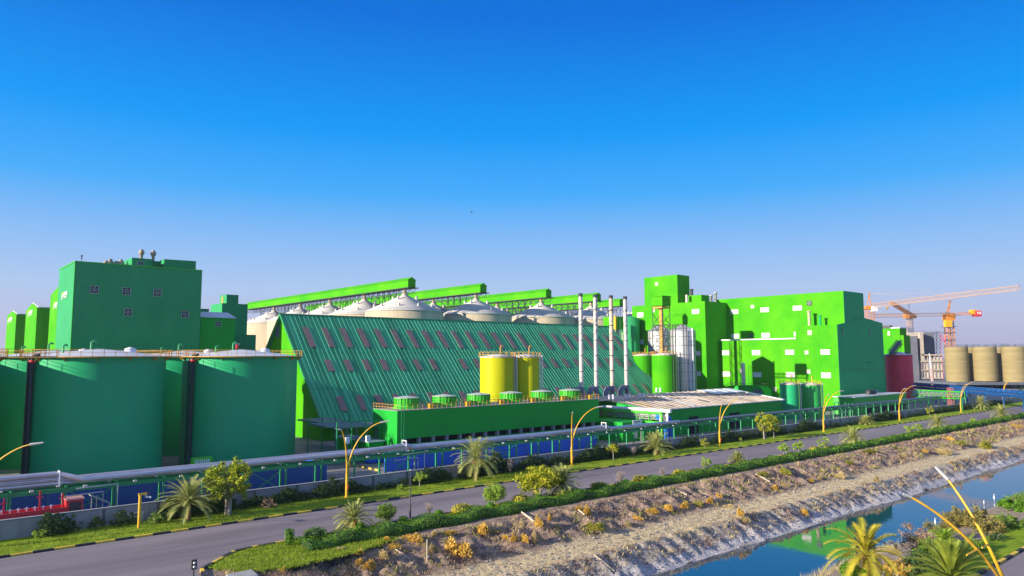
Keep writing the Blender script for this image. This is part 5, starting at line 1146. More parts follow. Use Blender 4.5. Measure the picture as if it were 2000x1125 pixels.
# near lamp at the bottom right: base below the frame
nb = W0.loc(CP+ray(1985,1240)*(-20/ray(1985,1240).z)); sl0 = R.loc(W0.w(nb))
pA, pB = W(1778,970,46.5), W(1851,936,51)
T = Thing('street_lamp', 'nearest street lamp, two tall yellow arms crossing the canal view at bottom right', 'street lamp', W0, (nb.x, nb.y, 0), 'yellow double-arm street lamps')
b0 = W(1944,1118,46.5)
m = MB(); m.tube([(nb.x,nb.y,0),(nb.x,nb.y,3.)], [.3,.26], 12); T.part('pole', m, YEL)
def bez(p0, p1, p2, p3, n=20): return [p0*(1-k)**3+p1*3*k*(1-k)**2+p2*3*k*k*(1-k)+p3*k**3 for k in [i/n for i in range(n+1)]]
base = Vector((nb.x, nb.y, 2.9))
for i, (e, mids) in enumerate(((pA, (W(1965,1165,46.8), W(1925,1050,46.5))), (pB, (W(1965,1165,47.2), W(1938,1050,48.5))))):
    P = bez(base, mids[0], mids[1], e); P = [Vector(p) for p in P]
    m = MB(); m.tube(P, [.14-.07*k/20 for k in range(21)], 10); a = T.part('arm', m, YEL)
    d = (P[-1]-P[-2]).normalized(); d.z *= .7; m = MB(); m.bar(P[-1]-d*.1, P[-1]+d*(1.35 if i else .5), .15 if i else .09, .10 if i else .07, 8); T.part('lamp_head', m, LAMP_HEAD, a)
    s_ = P[8] if i == 0 else P[8]; m = MB(); e2 = W(1888,1084,46.3) if i == 0 else W(1918,1070,47.2); kk = min(range(21), key=lambda k: (P[k]-e2).length); kk = max(0, kk-1); m.bar(P[min(20,kk)], e2, .06, .05, 6); T.part('strut', m, YEL, a)
# slim dark posts, camera post, notice board
q = pz(R, 801, 1010); T = Thing('lamp_post', 'slim black post rising from the hedge in front of the road', 'post', R, (q.x,q.y,0)); zt = pt(R, 801, 919, q.y).z
m = MB(); m.tube([(q.x,q.y,0),(q.x,q.y,1.6),(q.x,q.y,1.7),(q.x,q.y,zt)], [.12,.12,.07,.07], 8); T.part('pole', m, DARKM); m = MB(); m.box(q.x-.1,q.x+.1,q.y-.1,q.y+.1,zt,zt+.15); T.part('cap', m, GALV)
q = pz(R, 377, 1150); zt = pt(R, 377, 1096, q.y).z; T = Thing('signal_post', 'short black post with a small two lens head at the bottom left', 'post', R, (q.x,q.y,0))
m = MB(); m.tube([(q.x,q.y,0),(q.x,q.y,zt-.6)], .06, 8); T.part('pole', m, DARKM); m = MB(); m.box(q.x-.22,q.x+.22,q.y-.12,q.y+.12,zt-.7,zt+.1); hd = T.part('head', m, DARKM); m = MB(); m.lathe((q.x,q.y-.14), [(.02,zt-.02),(.12,zt-.08),(.12,zt-.2),(.02,zt-.26)], 10); m.lathe((q.x,q.y-.14), [(.02,zt-.35),(.12,zt-.41),(.12,zt-.53),(.02,zt-.6)], 10); T.part('lens', m, GALV, hd)
q = pz(R, 271, 1033); zt = pt(R, 272, 966, q.y).z; T = Thing('camera_post', 'short yellow post with a surveillance camera on the grass verge at the left', 'post', R, (q.x,q.y,0))
m = MB(); m.tube([(q.x,q.y,0),(q.x,q.y,zt)], .17, 10); T.part('pole', m, YEL); m = MB(); m.box(q.x-.2,q.x+.75,q.y-.12,q.y+.12,zt-.1,zt+.12); T.part('bracket', m, YEL); m = MB(); m.tube([(q.x+.6,q.y,zt-.05),(q.x+.6,q.y,zt-.35),(q.x+1.1,q.y-.3,zt-.4)], .12, 8); T.part('camera', m, WHITE)
q = pt(R, 264, 1012, 98.1); T = Thing('notice_board', 'blank pale board fixed low on the wall left of the palm', 'board', R, (q.x,98.1,0)); m = MB(); m.box(q.x-.95,q.x+.95,98.12,98.2,q.z-.75,q.z+.75); T.part('board', m, GALV); m = MB(); m.bar((q.x,98.17,0),(q.x,98.17,q.z-.7),.05); T.part('leg', m, GALV)
q = pz(R, 466, 1126); m = MB(); m.prism([(q.x-1.2,q.y-2.2,.0),(q.x+1.1,q.y-2.2,.0),(q.x+1.3,q.y+.4,.0),(q.x-1.,q.y+.4,.0)], (0,0,.3)); one('concrete_slab', m, mat('slab_concrete', (.36,.35,.34), .9, var=.1, vs=2, bump=.02), 'pale concrete block below the corner lawn at the bottom edge', 'block', R, (q.x,q.y,0))
q = R.loc(CP+ray(1728,1120)*((-18.8)/ray(1728,1120).z)); T = Thing('floodlight', 'small pale framed floodlight under the golden palm', 'floodlight', R, (q.x,q.y,0)); m = MB(); m.box(q.x-.3,q.x+.3,q.y-.1,q.y+.1,.6,1.4); T.part('lamp_box', m, LAMP_HEAD); m = MB(); m.box(q.x-.2,q.x+.2,q.y-.14,q.y-.1,.72,1.28); T.part('glass', m, DARKM); m = MB(); m.bar((q.x,q.y,-.3),(q.x,q.y,.6),.06); T.part('stand', m, GALV)
# pipes and poles lying on the bank
for i, (u0_, v0_, u1_, v1_, r) in enumerate(((1019,1003,1044,1022,.12),(1130,998,1142,1008,.1),(1324,962,1342,969,.12),(1476,928,1504,943,.12),(1160,1085,1200,1118,.07),(765,1070,800,1095,.07),(833,1065,834,1098,.07),(1712,887,1730,892,.12),(1981,831,1998,837,.12))):
    def bp(u, v):
        q = ground_hit(u, v); z = q.z
        return Vector((q.x, q.y, z+r+.05))
    a, b = bp(u0_, v0_), bp(u1_, v1_)
    if i == 6: a = Vector((b.x, b.y, b.z+2.2))
    m = MB(); m.tube([a, (a+b)/2+Vector((0,0,.04)), b], r, 8)
    lab = ['pale pole lying down the bank below the big yellow-green bush','short pale pole beside the orange bush on the bank','pale stick on the upper bank, above the orange bushes','long pale pole on the upper bank at mid right','thin hose running down the lower bank at the bottom','thin hose on the bank at the bottom left','thin upright stake standing on the bank at the bottom left','pale stick on the far bank, mid right','pale stick on the bank at the right edge'][i]
    one('pole' if i not in (4,5) else 'hose', m, mat('pale_pole', (.55,.44,.32), .8) if i == 0 else bpy.data.materials['pale_pole'], lab, 'pole' if i not in (4,5) else 'hose', R, (min(a.x,b.x), b.y, b.z-r))
# ================================================================== vegetation
def palm_mesh(seed, nf=38, L=3.0, lo=-.6, hi=1.35, leaf=.5, nl=22, droop=1.0, wide=.045):
    rnd = random.Random(seed); m = MB()
    for i in range(nf):
        az = i*2.39996+rnd.uniform(-.2,.2); k = (i+.5)/nf; el = lo+(hi-lo)*(k**.8); l = L*(.8+.3*rnd.random())*(1.0 if k < .8 else .85)
        d = Vector((cos(az)*cos(el), sin(az)*cos(el), sin(el))); p = Vector((0,0,.1*k)); pts = [p.copy()]; st = l/10
        for j in range(10):
            d = d+Vector((0,0,-.055*droop*(1+.28*j)*(1.25-.35*k))); d.normalize(); p = p+d*st; pts.append(p.copy())
        m.tube(pts, [.05-.004*j for j in range(11)], 3)
        for j in range(nl):
            f = (.18+.82*j/nl)*10; a = int(min(f, 9)); b = pts[a]+(pts[min(a+1,10)]-pts[a])*(f-a); dr = (pts[min(a+1,10)]-pts[a]).normalized()
            sd = dr.cross(Vector((0,0,1)));
            if sd.length < .05: sd = Vector((1,0,0))
            sd.normalize(); upv = sd.cross(dr); ln = leaf*(sin(pi*(.12+.80*j/nl)))**.6*(.85+.3*rnd.random())
            for sg in (-1, 1):
                q = (sd*sg*.95+dr*.75+upv*(.28+.15*rnd.random())).normalized(); t = b+q*ln-Vector((0,0,.08*ln)); wv = dr*wide
                m.add([b-wv, b+wv, t], [(0,1,2)], False)
    return m
def palm_trunk(h, r0_=.28, r1=.2, seed=1):
    rnd = random.Random(seed); m = MB(); n = max(4, int(h/.22)); pr = []
    for i in range(n+1):
        z = h*i/n; r = r0_+(r1-r0_)*i/n; r *= 1.25 if i == 0 else 1; pr += [(r*1.16, z), (r*.9, z+h/n*.7)]
    m.lathe((0,0), pr[:-1], 12)
    for i in range(int(h*16)):       # cut frond bases
        a = rnd.random()*2*pi; z = rnd.random()**.5*h; r = r0_+(r1-r0_)*z/h; c, s = cos(a), sin(a)
        m.add([(c*r*.8-s*.06,s*r*.8+c*.06,z-.05),(c*r*.8+s*.06,s*r*.8-c*.06,z-.05),(c*(r+.11),s*(r+.11),z+.16)], [(0,1,2)], False)
    return m
def local_thing(name, label, cat, group=None):
    o = new_obj(name, None); tag(o, label, cat, group); return o
def lpart(o, name, mb, m_, off=(0,0,0)):
    p = build(name, mb, m_); p.parent = o; p.location = off; return p
CRM = {}
def palm(label, loc, h, L, kind='a', seed=1, rz=0., mt=None, low=-.6, trunk_r=.28, name='palm_tree', nf=60, nl=26, droop=.8, dates=False, wide=.045):
    o = local_thing(name, label, 'palm tree', 'date palms'); o.location = loc; o.rotation_euler = (0,0,rz)
    lpart(o, 'trunk', palm_trunk(h, trunk_r, trunk_r*.8, seed), BARK)
    lpart(o, 'crown', palm_mesh(seed, nf, L, low, 1.4, L*.17, nl, droop, wide), mt or PALM, (0,0,h-.05))
    if dates:
        m = MB(); rnd = random.Random(seed)
        for k in range(5):
            a = k*1.3; b = Vector((cos(a)*.45, sin(a)*.45, -.35))
            for j in range(26): v = Vector((rnd.gauss(0,.14), rnd.gauss(0,.14), rnd.gauss(0,.18))); m.bar(b+v, b+v+Vector((0,0,.08)), .05, .03, 5)
            m.bar((0,0,.1), b, .03)
        lpart(o, 'date_cluster', m, DATE, (0,0,h))
    return o
DATE = mat('orange_dates', (.70,.28,.03), .6, var=.2, vs=4)
def gl(u, v):                        # ground point under a photo pixel, in world space
    q = ground_hit(u, v); return R.w(q), q
def dist_h(wp, dpx): return dpx/F*wp.y*1.0
def pal(label, u, vb, vtop, wpx, **k):
    wp, q = gl(u, vb); H = dist_h(wp, vb-vtop); L = dist_h(wp, wpx)/2*1.12; tr = k.pop('tr', .45); return palm(label, wp, H*tr, L, **k)
pal('date palm left of the leafy tree, on the verge by the teal tanks', 368, 1018, 925, 108, seed=1, tr=.38, droop=.85, low=-.25)
pal('tallest date palm on the verge, orange date clusters under its crown', 930, 938, 847, 98, seed=2, tr=.42, droop=.95, low=-.45, dates=True, mt=PALM)
pal('stocky date palm on the verge in front of the dark green pump house', 1282, 888, 832, 66, seed=3, tr=.24, droop=.6, low=-.2, trunk_r=.4)
pal('small low date palm on the verge right of the double lamp by the small tanks', 1691, 830, 808, 34, seed=4, tr=.15, low=0.05)
pal('date palm on the verge below the second bare silo', 1916, 801, 771, 34, seed=5, tr=.42)
pal('date palm on the verge cut by the right edge of the photo', 1997, 780, 757, 32, seed=6, tr=.4)
pal('date palm behind the hedge at the left end, among topiary balls', 690, 1036, 968, 80, seed=7, tr=.28, droop=.9, dates=True)
pal('date palm behind the hedge touching the big yellow-green bush', 1099, 968, 894, 82, seed=8, tr=.3)
pal('small trunkless palm behind the hedge at the picture centre right', 1441, 903, 876, 40, seed=9, tr=.1, low=.05)
pal('date palm behind the hedge below the workshop', 1666, 867, 826, 56, seed=10, tr=.22, droop=1.2)
pal('date palm behind the hedge right of two small pale shrubs', 1832, 838, 805, 42, seed=11, tr=.3)
pal('date palm behind the hedge nearest the right edge', 1956, 819, 788, 46, seed=12, tr=.3)
# near bank palms
def at(u, v, Y): return py(W0, u, v, Y)
p = at(1691, 1084, 66); zb = terr(*R.loc(p)[:2]); palm('large golden date palm standing at the near shore of the canal', (p.x, p.y, zb), p.z-zb, 3.9, seed=21, mt=PALMY, low=-.75, nf=48, nl=64, droop=1.1, trunk_r=.36, wide=.024)
p = at(1858, 1130, 56); zb = 0; palm('large green palm whose trunk is below the photo edge, left of the nearest lamp', (p.x, p.y, 0), max(1.5, p.z), 3.6, seed=22, low=.15, nf=44, nl=66, droop=.7, wide=.022, mt=leafmat('palm_frond_fresh', (.14,.22,.02), (.34,.38,.05), 1.), trunk_r=.36)
p = at(1845, 1062, 76); palm('dense bright green small palm between the golden palm and the nearest lamp', (p.x, p.y, .0), max(.9, p.z), 2.1, seed=23, low=-.2, nf=50, nl=26, droop=1.6, mt=LEAFL, trunk_r=.3)

def crown(seed, R_=1.0, hz=.8, ncl=40, nlf=36, ls=.07, cl=.28, lobes=6):
    rnd = random.Random(seed); m = MB(); L_ = []
    for k in range(lobes):
        a = k*2*pi/max(1, lobes-1)+rnd.uniform(-.4,.4); rr = .50+.22*rnd.random(); L_.append((Vector((cos(a)*rr, sin(a)*rr, rnd.uniform(-.45,.4)*hz)), .40+.22*rnd.random()))
    if lobes == 1: L_[0] = (Vector((0,0,0)), .85)
    else: L_[0] = (Vector((rnd.uniform(-.15,.15), rnd.uniform(-.15,.15), .42*hz)), .52)
    for c in range(ncl):
        ce, lr = L_[rnd.randrange(lobes)] if lobes > 1 else (Vector((0,0,0)), 1.)
        v = Vector((rnd.gauss(0,1), rnd.gauss(0,1), rnd.gauss(0,1))).normalized()*(rnd.random()**.4)*lr; v.z *= max(.75, hz); v = (v+ce)*R_
        cr = cl*R_*(.45+.7*rnd.random())
        for k in range(nlf):
            d = Vector((rnd.gauss(0,1), rnd.gauss(0,1), rnd.gauss(0,1))).normalized(); p = v+d*cr*(rnd.random()**.5)
            a = Vector((rnd.gauss(0,1), rnd.gauss(0,1), rnd.gauss(0,.6))).normalized(); b = a.cross(d+Vector((.01,0,0))).normalized(); s = ls*R_*(.6+.8*rnd.random())
            m.add([p-a*s, p+b*s*.55, p+a*s, p-b*s*.55], [(0,1,2,3)], False)
    return m
def limbs(seed, h, R_, r=.1, n=7, stems=1):
    rnd = random.Random(seed); m = MB()
    for s_ in range(stems):
        ox = (s_-(stems-1)/2)*.5; m.tube([(ox,0,-.1),(ox*1.2,.05,h*.5),(ox*1.5,0,h)], [r*1.3,r,r*.8], 8)
        for k in range(n):
            a = k*2.4+s_; e = Vector((cos(a)*R_*.6, sin(a)*R_*.6, R_*(.3+.5*rnd.random()))); b = Vector((ox*1.4,0,h*(.75+.25*rnd.random())))
            m.tube([b, b+e*.5+Vector((0,0,.1)), b+e], [r*.55,r*.35,r*.12], 5)
    return m
def tree(label, u, vb, vt_, wpx, m_, cat='tree', name='tree', seed=1, trunk=.35, stems=1, ncl=44, nlf=40, ls=.07, hz=.85, r=None, group=None, cl=.3):
    wp, q = gl(u, vb); H = dist_h(wp, vb-vt_); Rr = dist_h(wp, wpx)/2; o = local_thing(name, label, cat, group); o.location = wp; o.rotation_euler = (0,0,seed)
    hz_ = min(1.2, (H*(1-trunk))/2/Rr); zc = H-Rr*hz_; lpart(o, 'trunk', limbs(seed, max(.15, zc-Rr*hz_*.5), Rr, r or max(.03, Rr*.06), stems=stems), BARK2)
    lpart(o, 'crown', crown(seed, Rr, hz_, ncl, nlf, ls, cl, 1 if wpx < 60 else 7), m_, (0,0,zc)); return o
tree('leafy tree with sunlit yellow-green top and two stems, beside the leftmost palm', 445, 1007, 897, 100, leafmat('leaf_mixed_green', (.10,.22,.02), (.52,.52,.03), .5), seed=31, trunk=.2, stems=2, ncl=120, nlf=46, ls=.05, cl=.2)
tree('yellow leafed tree, left of a pair, right of the low building', 1494, 858, 806, 44, LEAFY, seed=32, trunk=.3, stems=2, ncl=60, nlf=50, ls=.055, cl=.25, group='pair of yellow leafed trees')
tree('yellow leafed tree, right and lower one of the pair by the low building', 1512, 856, 815, 30, LEAFY, seed=33, trunk=.3, ncl=44, nlf=40, group='pair of yellow leafed trees')
SH = [('small young tree on the verge right of the slim black post', 820, 952, 922, 28, LEAFL, .35), ('round headed little yellow tree on the verge left of a bare one', 1198, 899, 868, 27, LEAFY, .35),
 ('small yellowish shrub on the verge left of the third full double lamp', 1376, 875, 855, 18, LEAFY, .1), ('tiny green shrub on the verge right of the third full double lamp', 1447, 865, 854, 6, LEAFL, .1),
 ('round light green bush behind the hedge, left of the big yellow-green bush', 966, 986, 948, 44, LEAFL, .2), ('grey green bush behind the hedge right of the leftmost hedge palm', 753, 1020, 988, 40, LEAF, .2),
 ('big yellow-green bush behind the hedge, touching a palm', 1056, 972, 910, 80, LEAFY, .08), ('pale small bush behind the hedge, left of the small trunkless palm', 1379, 911, 895, 24, LEAFL, .1),
 ('left of two pale bushes behind the hedge right of the trunkless palm', 1530, 887, 866, 24, LEAFL, .15), ('right of two pale bushes behind the hedge right of the trunkless palm', 1560, 882, 864, 24, LEAFL, .15),
 ('single round bush behind the hedge left of the palm below the workshop', 1610, 873, 858, 26, LEAFL, .1), ('left small bush behind the hedge between two right hand palms', 1774, 845, 833, 17, LEAFL, .1),
 ('right small bush behind the hedge between two right hand palms', 1793, 841, 830, 20, LEAFL, .1), ('little upright yellow plant on the verge near the farther lamps', 1816, 815, 791, 14, LEAFY, .3), ('faint small bush behind the hedge near the right end', 1900, 828, 816, 14, LEAFL, .1)]
for i, (l, u, vb, vt_, w_, mm, tk) in enumerate(SH): tree(l, u, vb, vt_, w_, mm, 'bush', 'bush' if i > 1 else 'young_tree', seed=40+i, trunk=tk, ncl=30 if w_ < 40 else 130, nlf=32 if w_ < 40 else 46, ls=.09 if w_ < 40 else .055)
LOW = [('low tuft of bright green leaves on the verge left of the young tree', 782, 958, 947, 14, LEAFL), ('small spiky green plant on the verge at the far left', 77, 1053, 1036, 26, LEAFL), ('small round olive bush on the verge right of the yellow camera post', 303, 1025, 1007, 34, LEAF), ('dark reddish bush on the verge below the vines, right of the leafy tree', 525, 992, 978, 30, DRYB)]
for i, (l, u, vb, vt_, w_, mm) in enumerate(LOW): tree(l, u, vb, vt_, w_, mm, 'bush', 'bush', seed=60+i, trunk=.05, ncl=30, nlf=34, ls=.09)
def bare(label, u, vb, vt_, wpx, seed):
    wp, q = gl(u, vb); H = dist_h(wp, vb-vt_); Rr = dist_h(wp, wpx)/2; rnd = random.Random(seed); m = MB(); m.bar((0,0,-.05),(0,0,H*.4),.04,.03,6)
    for k in range(60):
        a = rnd.random()*2*pi; e = Vector((cos(a)*Rr*rnd.random(), sin(a)*Rr*rnd.random(), H*(.55+.45*rnd.random()))); b = Vector((0,0,H*(.2+.25*rnd.random()))); mid = (b+e)/2+Vector((cos(a),sin(a),0))*Rr*.2
        m.tube([b,mid,e],[.022,.014,.006],3)
        for j in range(4): m.bar(mid+(e-mid)*rnd.random(), e+Vector((rnd.gauss(0,.2),rnd.gauss(0,.2),rnd.gauss(0,.15)))*Rr*.6, .01, .004, 3)
    o = build('bare_shrub', m, TWIG); tag(o, label, 'bare shrub', 'leafless shrubs'); o.location = wp
bare('leafless shrub on the verge right of the round headed yellow tree', 1237, 893, 872, 14, 1); bare('leafless shrub behind the hedge between topiary ball and slim black post', 838, 1008, 982, 22, 2)
bare('leafless shrub behind the hedge, right of the hedge palm at the centre', 1211, 948, 920, 24, 3); bare('leafless sapling on the verge right of the tallest palm', 997, 927, 898, 16, 4); bare('faint leafless shrub behind the hedge, left of the trunkless palm', 1294, 935, 914, 16, 5)
# --- hedge: dark core with leaf skin, wavy top
hm = MB(); hc = MB(); rnd = random.Random(5)
h0 = pz(R, 568, 1070).x
def hh(s): return .72+.6*(.5+.5*sin(s*1.05+.8*sin(s*.31)))*(1 if s < 150 else .6)+.15*noise.noise(Vector((s*.5,0,0)))+.22*sstep(150,200,s)
def hc_t(s): return 73.3+.25*sin(s*.7)
st = .5; s = h0; rings = []
while s < 330:
    H = hh(s)*.86; c = hc_t(s); z0 = terr(s, c)-.1; rings.append([(s,c-1.2,z0),(s,c-1.5,z0+H*.55),(s,c-.8,z0+H),(s,c+.8,z0+H),(s,c+1.3,z0+H*.55),(s,c+1.2,z0)]); s += st
rings = rings[2:]
for i, r_ in enumerate(rings): hc.v += r_
hc.f = [(i*6+k, i*6+k+1, (i+1)*6+k+1, (i+1)*6+k) for i in range(len(rings)-1) for k in range(5)]+[(5,4,3,2,1,0)]
hc.m = [0]*len(hc.f); hc.sm = [False]*len(hc.f)
s = h0
while s < 330:
    near = s < 130; nper = 170 if s < 90 else 90 if near else 36; ls = .085 if s < 90 else .12 if near else .2
    for k in range(nper):
        x = s+rnd.random()*st; H = hh(x); c = hc_t(x); a = rnd.random()**.85*pi; d = Vector((rnd.gauss(0,.35), cos(a), max(.05, sin(a))))
        p = Vector((x, c+1.55*cos(a)*(1 if sin(a) < .75 else .95), terr(x, c)+H*min(1, .1+1.25*sin(a))-.05+rnd.gauss(0,.04))); t1 = Vector((rnd.gauss(0,1),rnd.gauss(0,1),rnd.gauss(0,1))); t1 = (t1-d*t1.dot(d)*.6).normalized(); t2 = d.cross(t1).normalized(); q = ls*(.6+.8*rnd.random())
        hm.add([p-t1*q,p+t2*q*.6,p+t1*q,p-t2*q*.6], [(0,1,2,3)], False)
    s += st
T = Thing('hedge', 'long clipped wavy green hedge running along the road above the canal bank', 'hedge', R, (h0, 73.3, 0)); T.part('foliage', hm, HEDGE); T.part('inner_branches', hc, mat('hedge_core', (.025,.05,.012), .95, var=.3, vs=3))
def topiary(label, u, vb, vt_, wpx, m_, seed, square=False):
    q = pt(R, u, vt_, 75.9 if m_ is HEDGEY else 75.5); H = max(.7, q.z); q.z = 0; wp = R.w(q); Rr = dist_h(wp, wpx)/2; rnd = random.Random(seed); m = MB(); c = MB(); zc = H*.5
    def sh(d):
        if not square: return Vector((d.x*Rr, d.y*Rr, d.z*H*.5))
        k = max(abs(d.x), abs(d.y), abs(d.z)); return Vector((d.x/k*Rr*.9, d.y/k*Rr*.9, d.z/k*H*.45))
    for k in range(700):
        d = Vector((rnd.gauss(0,1),rnd.gauss(0,1),rnd.gauss(0,1))).normalized(); p = sh(d)*(.96+.08*rnd.random())+Vector((0,0,zc)); t1 = Vector((rnd.gauss(0,1),rnd.gauss(0,1),rnd.gauss(0,1))); t1 = (t1-d*t1.dot(d)*.6).normalized(); t2 = d.cross(t1).normalized(); s = .085*(.6+.8*rnd.random())
        m.add([p-t1*s,p+t2*s*.6,p+t1*s,p-t2*s*.6], [(0,1,2,3)], False)
    c.lathe((0,0), [(.01,zc-H*.42)]+[(Rr*.85*cos(a), zc+H*.42*sin(a)) for a in (-1.1,-.6,0,.6,1.1)]+[(.01,zc+H*.42)], 12); c.bar((0,0,-.2),(0,0,zc),.06,.05,6)
    o = local_thing('topiary', label, 'topiary', 'clipped shrubs by the hedge'); o.location = wp; lpart(o, 'foliage', m, m_); lpart(o, 'stem', c, bpy.data.materials['hedge_core'])
TP = [('small clipped shrub standing alone at the left end of the hedge',566,1052,1033,16,HEDGE,1),('big clipped green dome at the left end of the hedge',616,1054,1030,46,HEDGE,0),('clipped ball beside the leftmost hedge palm',704,1038,1021,19,HEDGE,0),('square clipped shrub beside the slim black post',787,1022,1009,16,HEDGE,1),('clipped ball right of the leafless shrub',857,1012,996,19,HEDGE,0),('golden clipped dome, largest golden one, right of the clipped balls',903,1002,984,42,HEDGEY,0),('clipped ball under the round light green bush',958,993,981,17,HEDGE,0),('flat golden dome left of the big yellow-green bush',1018,979,966,36,HEDGEY,0),('clipped ball at the foot of the big yellow-green bush',1053,977,965,15,HEDGE,0),('clipped ball right of the centre hedge palm',1115,969,955,13,HEDGE,0),('golden dome right of the centre hedge palm',1171,957,941,37,HEDGEY,0),('clipped ball before the faint leafless shrub',1222,947,936,15,HEDGE,0),('golden dome further right, left of the pale small bush',1252,944,928,32,HEDGEY,0),('small golden dome below the pale small bush',1328,930,917,26,HEDGEY,0),('golden dome between the two pale bushes and the round bush',1592,884,872,22,HEDGEY,0)]
for i, (l, u, vb, vt_, w_, mm, sq) in enumerate(TP): topiary(l, u, vb, vt_, w_, mm, 80+i, bool(sq))
# --- shrubs creeping up the wall: a few shapes, copied
protos = []
for k in range(5):
    m = crown(200+k, 1.0, 1.2, 50, 34, .085, .24); b = limbs(210+k, .3, .9, .03, 9, 3)
    o = local_thing('wall_shrub', '', 'shrub', 'dark shrubs along the boundary wall'); lpart(o, 'foliage', m, SHRUBD, (0,0,.95)); lpart(o, 'branches', b, bpy.data.materials['hedge_core']); protos.append(o)
SP = []
rs = random.Random(77); x_ = 95.
while x_ < 1985:
    dens = .45 if x_ < 330 else .9
    wp_ = .5+.75*abs(noise.noise(Vector((x_*.013, 2.2, 0))))*2
    wp_ = min(1.35, wp_)
    if rs.random() < dens: SP.append((x_, wp_*(1. if x_ < 900 else 1.15)))
    q_ = pt(R, x_, 900, 97.4); x_ += (1400/R.w((q_.x,97.4,0)).y)*.62*(1.25 if x_ > 1300 else 1.)*1.2
ZN = [(330,'left of the leftmost palm'),(440,'behind the leftmost palm and leafy tree'),(560,'right of the leafy tree'),(670,'left of the first double lamp'),(800,'right of the first double lamp'),(920,'left of the tallest palm'),(1010,'right of the tallest palm'),(1110,'left of the second double lamp'),(1200,'right of the second double lamp'),(1290,'left of the stocky palm'),(1400,'right of the stocky palm'),(1490,'left of the yellow tree pair'),(1600,'right of the yellow tree pair'),(1690,'below the bright factory'),(1757,'left of the red tank lamp'),(1880,'below the green truss bridge'),(2100,'at the far right end')]
print('WALL SHRUBS', len(SP))
for i, (u, sc) in enumerate(SP):
    q = pt(R, u, 900, 97.4); zone = next(z for m_, z in ZN if u < m_)
    lab = f'dark shrub on the grey wall {zone}'
    wp = R.w((q.x, 97.3, .08)); k = i % 5
    if i < 5: o = protos[k]; o.location = wp; o['label'] = lab
    else: o = copy_tree(protos[k], wp, 0., sc, lab)
    o.rotation_euler = (0,0,R.a+(pi if rs.random() < .5 else 0)); o.scale = (sc*1.3, sc*.7, sc*(.85+.5*rs.random()))
# make shared wording unique by counting along each zone
seen = {}
for o in COL.objects:
    if o.name.startswith('wall_shrub') and o.parent is None: seen.setdefault(o['label'], []).append(o)
ordn = ['first','second','third','fourth','fifth','sixth','seventh','eighth','ninth','tenth','eleventh','twelfth','thirteenth','fourteenth','fifteenth','sixteenth','seventeenth','eighteenth','nineteenth','twentieth','next after twentieth','twenty-second']
for l, os_ in seen.items():
    os_.sort(key=lambda o: o.location.x)
    if len(os_) > 1:
        for i, o in enumerate(os_): o['label'] = f'{ordn[min(i, 21)]} from left: {l}'
# --- dry bushes on the bank
DB = [(806,1056,42,18,DRYO),(852,1045,22,12,DRYT),(882,1043,24,11,DRYO),(940,1040,38,24,DRYO),(846,1078,24,16,DRYT),(893,1086,56,38,DRYO),(1003,1056,16,20,DRYO),(1022,1060,20,20,DRYO),(1042,1059,20,26,DRYT),(1052,1028,18,26,DRYO),(1071,1014,16,12,DRYO),(1012,1027,22,12,DRYT),(1149,1005,26,22,DRYO),(1130,995,20,10,DRYO),(1163,1031,40,16,DRYG),(1276,1001,26,12,DRYO),(1308,996,24,14,DRYO),(1342,991,26,16,DRYO),(1362,988,26,12,DRYG),(1391,982,26,14,DRYO),(1405,972,12,12,DRYO),(1512,957,24,14,DRYO),(1534,950,20,8,DRYT),(1446,1008,18,20,DRYO),(1455,1020,18,18,DRYT),(1568,1005,22,14,DRYO),(1486,928,24,10,DRYG),(1536,925,32,14,DRYG),(1582,940,18,8,DRYO),(1636,932,26,14,DRYT),(1700,884,30,10,DRYG),(1842,886,34,14,DRYT),(1878,868,30,12,DRYG),(1850,860,26,10,DRYO),(1932,876,36,18,DRYG),(1988,836,24,10,DRYO),(1600,935,16,8,DRYT),(1713,940,14,12,DRYT),(690,1062,14,8,DRYT),(770,1070,26,14,DRYO),(745,1090,30,18,DRYT),(655,1085,24,10,DRYG),(600,1100,26,10,DRYT),(718,1110,34,20,DRYO),(552,1118,10,16,DRYO),(640,1072,26,9,DRYG),(668,1074,28,10,DRYT),(706,1078,30,12,DRYO),(735,1066,26,10,DRYO),(760,1056,30,11,DRYO),(782,1062,24,9,DRYT),(700,1098,26,12,DRYO),(680,1104,24,14,DRYT),(822,1066,22,10,DRYT),(968,1040,24,12,DRYT),(985,1052,18,10,DRYO),(1085,1030,20,10,DRYT),(1245,1012,24,8,DRYO),(1225,1025,22,8,DRYT),(1420,990,22,8,DRYT),(1660,905,26,8,DRYG),(1760,890,24,8,DRYT),(1800,882,24,8,DRYO)]
def dry_mesh(seed, n=1300):
    rnd = random.Random(seed); m = MB(); lb = [(rnd.uniform(-.55,.55), rnd.uniform(-.55,.55), .35+.25*rnd.random(), .45+.5*rnd.random()) for _ in range(6)]
    for k in range(n):
        cx, cy, lr, lh = lb[rnd.randrange(6)]; a = rnd.random()*2*pi; r = rnd.random()**.6; h = (1-r*r)**.5*lh*(.35+.65*rnd.random())
        p = Vector((cx+cos(a)*r*lr, cy+sin(a)*r*lr, max(0, h))); t = Vector((cos(a)*r+rnd.gauss(0,.5), sin(a)*r+rnd.gauss(0,.5), .7+rnd.gauss(0,.4))).normalized(); s = .07+.10*rnd.random(); b = t.cross(Vector((rnd.gauss(0,1),rnd.gauss(0,1),.2))).normalized()
        m.add([p-b*.02,p+b*.02,p+t*s*1.7], [(0,1,2)], False); m.add([p-t*s*.4,p+t*s+b*s*.45,p+t*s-b*s*.3], [(0,1,2)], False)
    return m
pm = {}
